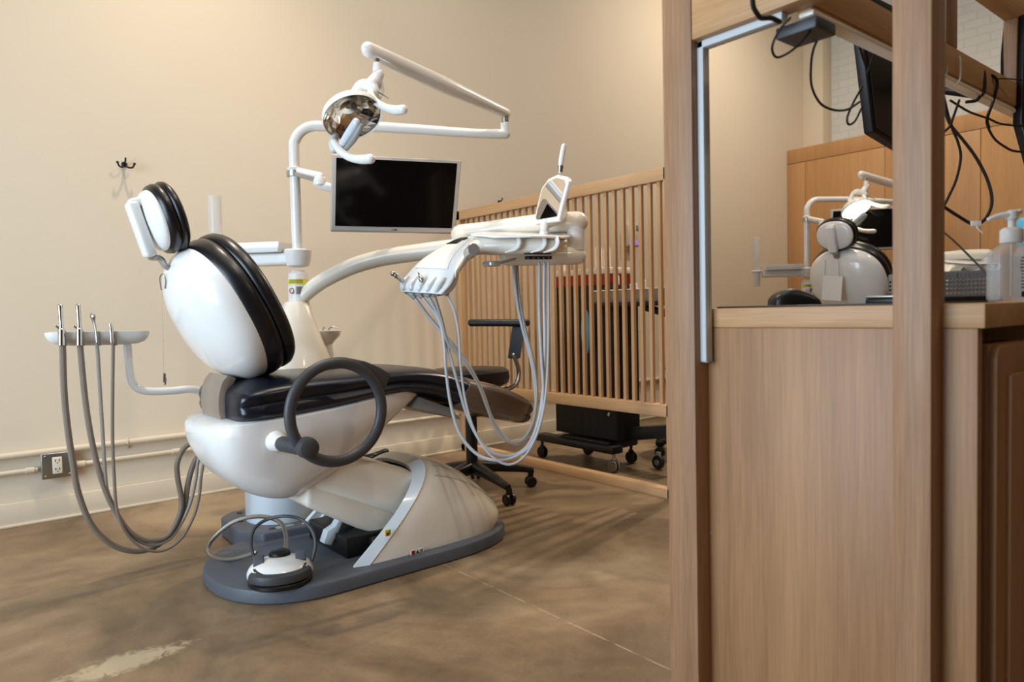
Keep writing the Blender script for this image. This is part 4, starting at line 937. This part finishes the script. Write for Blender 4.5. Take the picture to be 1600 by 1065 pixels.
b = nb(); box(b, (X0+.05, .657, 1.457), (4.3, .690, 1.522), .003); bm_ = obj('overhead_beam', b, M['oakX'], ws)
b = nb(); box(b, (X0+.05, .661, 1.450), (4.3, .688, 1.457), .002); obj('beam_groove', b, M['veneer'], bm_)
b = nb(); box(b, (X0+.05, .657, 1.440), (4.3, .686, 1.450), .003); obj('cable_channel', b, M['ivory'], bm_)
b = nb(); box(b, (4.3, .62, 0), (4.4, .75, 1.52), .003); obj('post', b, M['oakZ'], ws)
b = nb(); box(b, (X0+.66, .657, 1.522), (X0+.73, .690, 2.1), .003); obj('post', b, M['oakZ'], ws)
b = nb(); box(b, (2.0, .657, 1.70), (4.3, .690, 1.765), .003); obj('upper_beam', b, M['oakX'], ws)
b = nb(); box(b, (2.36, .657, 1.522), (2.40, .690, 1.70), .003); obj('post', b, M['oakZ'], ws)
b = nb(); box(b, (X0+.045, .385, .878), (4.4, .992, .917), .003); solo('worktop', b, M['oakY'], 'pale oak worktop slab running the length of the workstation', 'worktop')
# pedestal cabinet with rounded corner under the right part
t = thing('pedestal_cabinet', 'brown oak pedestal cabinet under the right end of the worktop', 'cabinet', (1.7, .38, 0))
b = nb(); bx = [Vector((x, .385, z)) for x, z in ((1.30, 0), (1.30, .815)) ]
for a in range(0, 91, 15): bx.append(Vector((1.325-.025*math.cos(math.radians(a)), .385, .825+.025*math.sin(math.radians(a)))))
bx += [Vector((2.3, .385, .85)), Vector((2.3, .385, 0))]
prism(b, bx, (0, .012, 0), .0015); box(b, (1.302, .397, 0), (1.5, .44, .85), .002); obj('body', b, M['panel'], t)
b = nb(); box(b, (1.345, .378, .02), (2.28, .386, .80), .002); obj('door', b, M['panel'], t)
# aluminium LED channel fixed to the post and the rail
t = thing('light_channel', 'white aluminium strip light channel following the inside of the frame', 'strip light', (X0+.03, .88, .84))
b = nb(); zb = PY(1104, 564, .88).z
box(b, (X0+.018, .870, zb), (X0+.040, .885, 1.452), .002); obj('vertical_channel', b, M['led'], t)
b = nb(); box(b, (X0+.018, .70, 1.437), (X0+.040, .885, 1.452), .002); obj('horizontal_channel', b, M['led'], t)
b = nb(); box(b, (X0+.02, .868, zb-.002), (X0+.043, .886, zb+.001), .001); obj('end_cap', b, M['midgrey'], t)
b = nb(); lathe(b, [(.0025, 0), (.003, .001), (.001, .002)], PX(1111, 832, X0+.046)+Vector((0, 0, 0)), (-1, 0, 0), 12); solo('screw_cap', b, M['midgrey'], 'small grey screw cap low on the end panel', 'screw')
b = nb(); box(b, (X0+.055, .655, 1.418), (X0+.13, .735, 1.440), .004); solo('junction_box', b, M['darkgrey'], 'grey box fixed under the beam near the frame corner', 'box')

# worktop things
WT = .917
mt = nb(); box(mt, (1.27, .52, WT), (1.75, .88, WT+.0035), .0015); solo('desk_mat', mt, M['black'], 'thin black desk mat lying on the worktop', 'desk mat')
mc0, mc1 = PD(1203, 475, 1.55), PD(1279, 475, 1.55); mcn = (mc0+mc1)/2; mz = WT+.0035
mx_ = (mc1-mc0); mx_.z = 0; mxn = mx_.normalized(); mfn = Vector((-mxn.y, mxn.x, 0))
t = thing('computer_mouse', 'black computer mouse on the desk mat', 'mouse', (mcn.x, mcn.y, mz))
b = nb(); rg = []
for f, h, w in [(-.50, .008, .012), (-.46, .018, .024), (-.36, .027, .030), (-.2, .034, .032), (-.05, .035, .031), (.12, .030, .031), (.3, .022, .031), (.42, .014, .028), (.5, .005, .016)]:
    rg.append([Vector((mcn.x, mcn.y, mz))+mx_*f+mfn*(w*se(PI*i/14, .6)[0])+Vector((0, 0, h*abs(se(PI*i/14, .6)[1])+.0005)) for i in range(15)])
fr = [catmull([r[i] for r in rg], 3) for i in range(15)]
loft(b, [[fr[i][k_] for i in range(15)] for k_ in range(len(fr[0]))]); ms = obj('shell', b, M['black'], t, sharp=50)
b = nb(); ww = Vector((mcn.x, mcn.y, mz))+mx_*.27; cyl(b, ww+Vector((0, 0, .021))-mfn*.003, ww+Vector((0, 0, .021))+mfn*.003, .006, 14); obj('scroll_wheel', b, M['midgrey'], t)
t = thing('desk_phone', 'black device with a grey top edge half hidden behind the post', 'device', PD(1390, 474, 1.5))
b = nb(); q = PD(1402, 474, 1.5); box(b, (q.x-.05, q.y-.05, WT), (q.x+.08, q.y+.045, WT+.014), .005); obj('base', b, M['black'], t)
b = nb(); box(b, (q.x-.05, q.y-.05, WT+.014), (q.x+.08, q.y+.045, WT+.019), .002); obj('top', b, M['steel'], t)
# mesh basket and black tray
q0 = PD(1466, 470, 1.62); q1 = PD(1550, 470, 1.62)
t = thing('black_tray', 'flat black tray on the worktop under the mesh basket', 'tray', (q0.x, q0.y, WT))
ex = (q1-q0); ex.z = 0; ey = Vector((0, 0, 1)).cross(ex).normalized(); cen = (q0+q1)/2; cen.z = WT; cen += ey*.06-ex*.15
ex = ex*1.5
b = nb(); obox(b, cen+Vector((0, 0, .008)), ex*1.05, ey*.15, (0, 0, .014), .004); obj('body', b, M['black'], t)
t = thing('mesh_basket', 'grey perforated wire basket behind the right side of the post', 'basket', (cen.x, cen.y, WT+.016))
b = nb()
def wallp(bm, o, u_, w_, h0, h1, nx, nz, th):
    # perforated side: rim strips, uprights and cross bars
    L_ = w_
    obox(bm, o+u_*(w_/2)+Vector((0, 0, h1-.008)), u_*w_, th, (0, 0, .016), .001, 1); obox(bm, o+u_*(w_/2)+Vector((0, 0, h0+.003)), u_*w_, th, (0, 0, .008), .001, 1)
    for i in range(nx+1): obox(bm, o+u_*(w_*i/nx)+Vector((0, 0, (h0+h1)/2)), u_*.0042, th, (0, 0, h1-h0-.01), 0)
    for k_ in range(1, nz): obox(bm, o+u_*(w_/2)+Vector((0, 0, h0+.006+(h1-h0-.02)*k_/nz)), u_*w_, th, (0, 0, .0042), 0)
lx = ex.length; exn = ex.normalized(); o_ = cen-exn*lx/2-ey*.06
wallp(b, o_, exn, lx, .014, .072, 20, 4, ey*.002); wallp(b, o_+ey*.12, exn, lx, .014, .072, 20, 4, ey*.002)
wallp(b, o_, ey, .12, .014, .072, 8, 4, exn*.002); wallp(b, o_+exn*lx, ey, .12, .014, .072, 8, 4, exn*.002)
obox(b, cen+Vector((0, 0, .0185)), exn*lx, ey*.12, (0, 0, .002), 0); obj('mesh_side', b, M['basket'], t)
# hand sanitiser and blue-capped bottle
q = PD(1580, 474, 1.32); qx, qy = q.x, q.y
t = thing('sanitiser_bottle', 'clear pump bottle of hand sanitiser at the right edge of the worktop', 'bottle', (qx, qy, WT))
rtv = (ray(1600, 474)-ray(1500, 474)); rtv.z = 0; rtv.normalize(); fwv = Vector((-rtv.y, rtv.x, 0))
def rrect(hw, hd, z, n=32, e=.5): return [Vector((qx, qy, WT+z))+rtv*(hw*se(2*PI*i/n, e)[0])+fwv*(hd*se(2*PI*i/n, e)[1]) for i in range(n)]
b = nb(); loft(b, [rrect(.034, .02, .001), rrect(.038, .024, .006), rrect(.038, .024, .080), rrect(.036, .023, .092), rrect(.026, .018, .102, e=.8), rrect(.017, .015, .108, e=1), rrect(.0165, .0165, .112, e=1)]); bo = obj('body', b, M['bottle'], t)
b = nb(); loft(b, [rrect(.033, .019, .005), rrect(.035, .021, .010), rrect(.035, .021, .083), rrect(.030, .019, .0835)]); obj('gel', b, M['gel'], bo)
b = nb()
fr0 = Vector((qx, qy, WT))-fwv*.0255
for k_ in range(10): obox(b, fr0+rtv*(.006)+Vector((0, 0, .026+.006*k_)), rtv*(.010+.006*random.random()), fwv*.0006, (0, 0, .0022), 0)
obox(b, fr0+rtv*.010+Vector((0, 0, .014)), rtv*.018, fwv*.0006, (0, 0, .010), 0); obj('label_print', b, M['ink'], bo)
b = nb(); lathe(b, [(.018, .109), (.019, .111), (.0185, .132), (.014, .136), (.012, .137)], (qx, qy, WT), seg=28); obj('collar', b, M['whitesoft'], t)
b = nb(); lathe(b, [(.006, .136), (.006, .150), (.010, .153), (.010, .166), (.004, .169)], (qx, qy, WT), seg=20); hz = Vector((qx, qy, WT+.160)); tube(b, [hz+rtv*.014+Vector((0, 0, .006)), hz, hz-rtv*.022-Vector((0, 0, .001)), hz-rtv*.042-Vector((0, 0, .007))], [.005, .008, .005, .0035], 12, 4); obj('pump', b, M['whitesoft'], t)
b = nb(); tube(b, [(qx, qy, WT+.136), (qx, qy, WT+.012)], .0022, 8, 1); obj('dip_tube', b, M['whitesoft'], t)
q = PD(1607, 474, 1.42)
t = thing('blue_cap_bottle', 'bottle with sky blue cap behind the sanitiser at the frame edge', 'bottle', (q.x, q.y, WT))
b = nb(); lathe(b, [(.026, .0), (.028, .004), (.028, .09), (.020, .105), (.015, .115)], (q.x, q.y, WT), seg=28); obj('body', b, M['bottle'], t)
b = nb(); lathe(b, [(.019, .112), (.0205, .116), (.0205, .160), (.016, .166), (.004, .167)], (q.x, q.y, WT), seg=28); obj('cap', b, M['blue'], t)

# monitors fixed behind the beam
def rearmon(P, D_, th, label, foot):
    t = thing('mounted_monitor', label, 'monitor', PD(P[0][0], P[0][1], D_[0]), 'monitors mounted along the overhead beam')
    pts = [PD(x, y, d) for (x, y), d in zip(P, D_)]
    a, c, e_ = pts[0], pts[1], pts[2]; nn = (c-a).cross(e_-a).normalized()
    if nn.dot(EYE-a) < 0: nn = -nn
    pts = [p-nn*((p-a).dot(nn)) for p in pts]
    b = nb(); prism(b, pts, -nn*th, .006, 3); obj('housing', b, M['black'], t)
    c0 = sum(pts, Vector())/len(pts); inn = [c0+(p-c0)*.93+nn*.001 for p in pts]
    b = nb(); prism(b, inn, nn*.002, 0); obj('back_panel', b, M['blackmatte'], t)
    b = nb(); tube(b, [c0-nn*th, Vector((c0.x, .70, 1.48))], .014, 10, 1); obj('mount', b, M['black'], t)
rearmon([(1366,207),(1340,-20),(1440,30),(1446,262)], [2.02, 1.92, 2.2, 2.3], .03, 'black monitor hanging behind the beam left of the wide post', None)
rearmon([(1624,290),(1597,190),(1602,20),(1700,60),(1720,360)], [1.98, 1.96, 1.96, 2.3, 2.35], .03, 'black monitor hanging behind the beam at the right frame edge', None)

# cables
def c8(L): return [(1160+x/3.55, y/3.55) for x, y in L]
def c4(L): return [(1440+x/3.325, 160+y/3.325) for x, y in L]
def c3(L): return [(1380+x/5.327, y/5.327) for x, y in L]
CB = [
 (c8([(265,100),(210,160),(170,240),(168,290),(195,318),(260,290),(330,230),(388,155)]), 1.22, 1.30, .0022, 'cord', 'black cable looping from the grey box under the beam'),
 (c8([(440,175),(395,270),(380,370),(385,480),(430,570),(500,608),(580,608),(650,565)]), 1.34, 1.5, .0024, 'cord', 'largest black cable loop hanging between box and left monitor'),
 (c8([(665,480),(615,570),(582,650),(590,690),(625,670),(665,590)]), 1.6, 1.62, .0024, 'cord', 'small black cable loop beside the lower left monitor edge'),
 (c8([(55,-20),(62,40),(85,80),(105,100),(160,100),(205,120)]), 1.16, 1.2, .0042, 'cord', 'thick black cable tied round the frame corner'),
 (c8([(605,-20),(615,60),(628,140),(640,220),(660,290),(690,380)]), 1.45, 1.6, .003, 'cord', 'black cable running straight down over the left monitor'),
 (c8([(690,-20),(735,50),(760,110),(750,200),(730,300),(690,410)]), 1.45, 1.6, .003, 'cord', 'black cable curving down over the beam beside the post'),
 (c4([(115,-30),(150,110),(190,210),(203,290),(180,400),(140,490),(105,560)]), 1.7, 1.75, .0032, 'cord', 'black cable curving back to the right side of the post'),
 (c4([(120,40),(150,115),(215,195),(285,290),(345,410),(365,520),(330,605),(270,632),(190,590),(105,535)]), 1.7, 1.7, .0038, 'cord', 'black cable hanging in the widest loop right of the post'),
 (c4([(195,-10),(160,90),(150,120),(110,160)]), 1.68, 1.7, .003, 'cord', 'short black cable crossing high beside the post'),
 (c4([(105,665),(180,730),(250,800),(310,860),(355,905)]), 1.75, 1.45, .0022, 'cord', 'thin black cable sloping down behind the mesh basket'),
 (c4([(372,0),(342,70),(342,120),(380,190),(440,235),(480,252),(540,258)]), 1.8, 1.9, .003, 'cord', 'black cable sweeping down to the right monitor'),
 (c4([(150,-10),(240,45),(300,68),(350,85),(400,108),(460,118),(545,122)]), 1.8, 1.95, .0028, 'cord', 'black cable running level below the beam to the right'),
 (c3([(838,595),(845,660),(840,760),(800,810),(770,838),(695,848)]), 1.82, 1.80, .0042, 'cord', 'black tie wrapped round the beam, left one'),
 (c3([(885,622),(925,640),(948,680),(940,760),(910,860),(880,940),(865,1000),(880,1065)]), 1.85, 1.88, .0036, 'cord', 'black cable dropping over the front of the beam'),
 (c3([(935,655),(1020,655),(1080,658),(1180,670)]), 1.85, 1.9, .0016, 'cord', 'thin black cable leading right from the beam edge'),
 (c3([(515,410),(528,440),(530,520),(528,600),(510,640)]), 1.68, 1.66, .0022, 'whitecord', 'thin white cable beside the post on the beam face'),
 (c3([(635,470),(642,500),(643,600),(635,670),(600,710)]), 1.70, 1.68, .0022, 'whitecord', 'thin white cable a hand right of the post'),
 (c3([(1018,170),(1005,300),(990,460),(988,680)]), 2.0, 2.0, .0035, 'cord', 'black cable running down the edge of the right monitor')]
for pts, d0, d1_, r, mm, lab in CB:
    n = len(pts); b = nb(); tube(b, [PD(x, y, d0+(d1_-d0)*i/(n-1)) for i, (x, y) in enumerate(pts)], r, 8, 8)
    solo('cable', b, M[mm], lab, 'cable', 'cables hanging from the overhead beam')
b = nb(); q = PD(1525, 349, 1.69); obox(b, q, (.02, -.016, 0), (.002, .002, 0), (0, 0, .012), .001); tube(b, [q, PD(1527, 356, 1.69), PD(1535, 364, 1.69)], .0015, 6, 3); solo('cable_tag', b, M['paper'], 'small white tag taped to the widest cable loop', 'tag')

# ------------------------------------------------------------------ light
w = bpy.data.worlds.new('world'); sc.world = w; w.use_nodes = True
w.node_tree.nodes['Background'].inputs[0].default_value = (1.0, .95, .90, 1); w.node_tree.nodes['Background'].inputs[1].default_value = .8
def area(name, loc, tgt, sx, sy, e, col, spread=180):
    l = bpy.data.lights.new(name, 'AREA'); l.shape = 'RECTANGLE'; l.size = sx; l.size_y = sy; l.energy = e; l.color = col; l.spread = math.radians(spread)
    o = bpy.data.objects.new(name, l); C.objects.link(o); o.location = loc
    o.rotation_euler = (Vector(tgt)-Vector(loc)).to_track_quat('-Z', 'Y').to_euler(); return o
def spot(name, loc, tgt, e, col, ang=70, rad=.06, blend=.6):
    l = bpy.data.lights.new(name, 'SPOT'); l.energy = e; l.color = col; l.spot_size = math.radians(ang); l.spot_blend = blend; l.shadow_soft_size = rad
    o = bpy.data.objects.new(name, l); C.objects.link(o); o.location = loc
    o.rotation_euler = (Vector(tgt)-Vector(loc)).to_track_quat('-Z', 'Y').to_euler(); return o
area('daylight_window', (-2.32, 1.7, 1.35), (1.0, 1.9, .95), 2.2, 2.3, 95, (.64, .82, 1.0), 130)  # cool daylight lamp, set inside the added left window
WARM = (1.0, .86, .70)
area('ceiling_fill', (1.6, 1.6, 4.7), (1.6, 1.6, 0), 5, 3, 45, (1, .92, .82))  # soft overhead fill, added to give the closed room ambient light
spot('track_light', (1.0, 3.1, 4.3), (1.0, 2.5, 0), 250, WARM, 95, .06, .8)
spot('track_light', (2.0, 1.6, 4.4), (.9, 3.9, 2.0), 130, WARM, 110, .10, 1)
spot('track_light', (5.2, 2.4, 4.2), (5.4, 3.6, 1.0), 190, WARM, 150, .1, 1)
spot('track_light', (4.6, 2.6, 3.4), (2.3, 2.3, 0), 220, WARM, 60, .03)
spot('track_light', (5.4, .4, 4.2), (6.9, 1.6, 1.0), 75, WARM, 150, .1, 1)
spot('track_light', (2.6, -2.0, 3.8), (2.0, .6, 1.2), 70, (1.0, .80, .55), 70, .1, 1)
spot('track_light', (.9, .5, 4.3), (1.35, 2.3, .4), 95, (1.0, .90, .78), 48, .10, .9)  # extra narrow beam added to brighten the chair's base hood
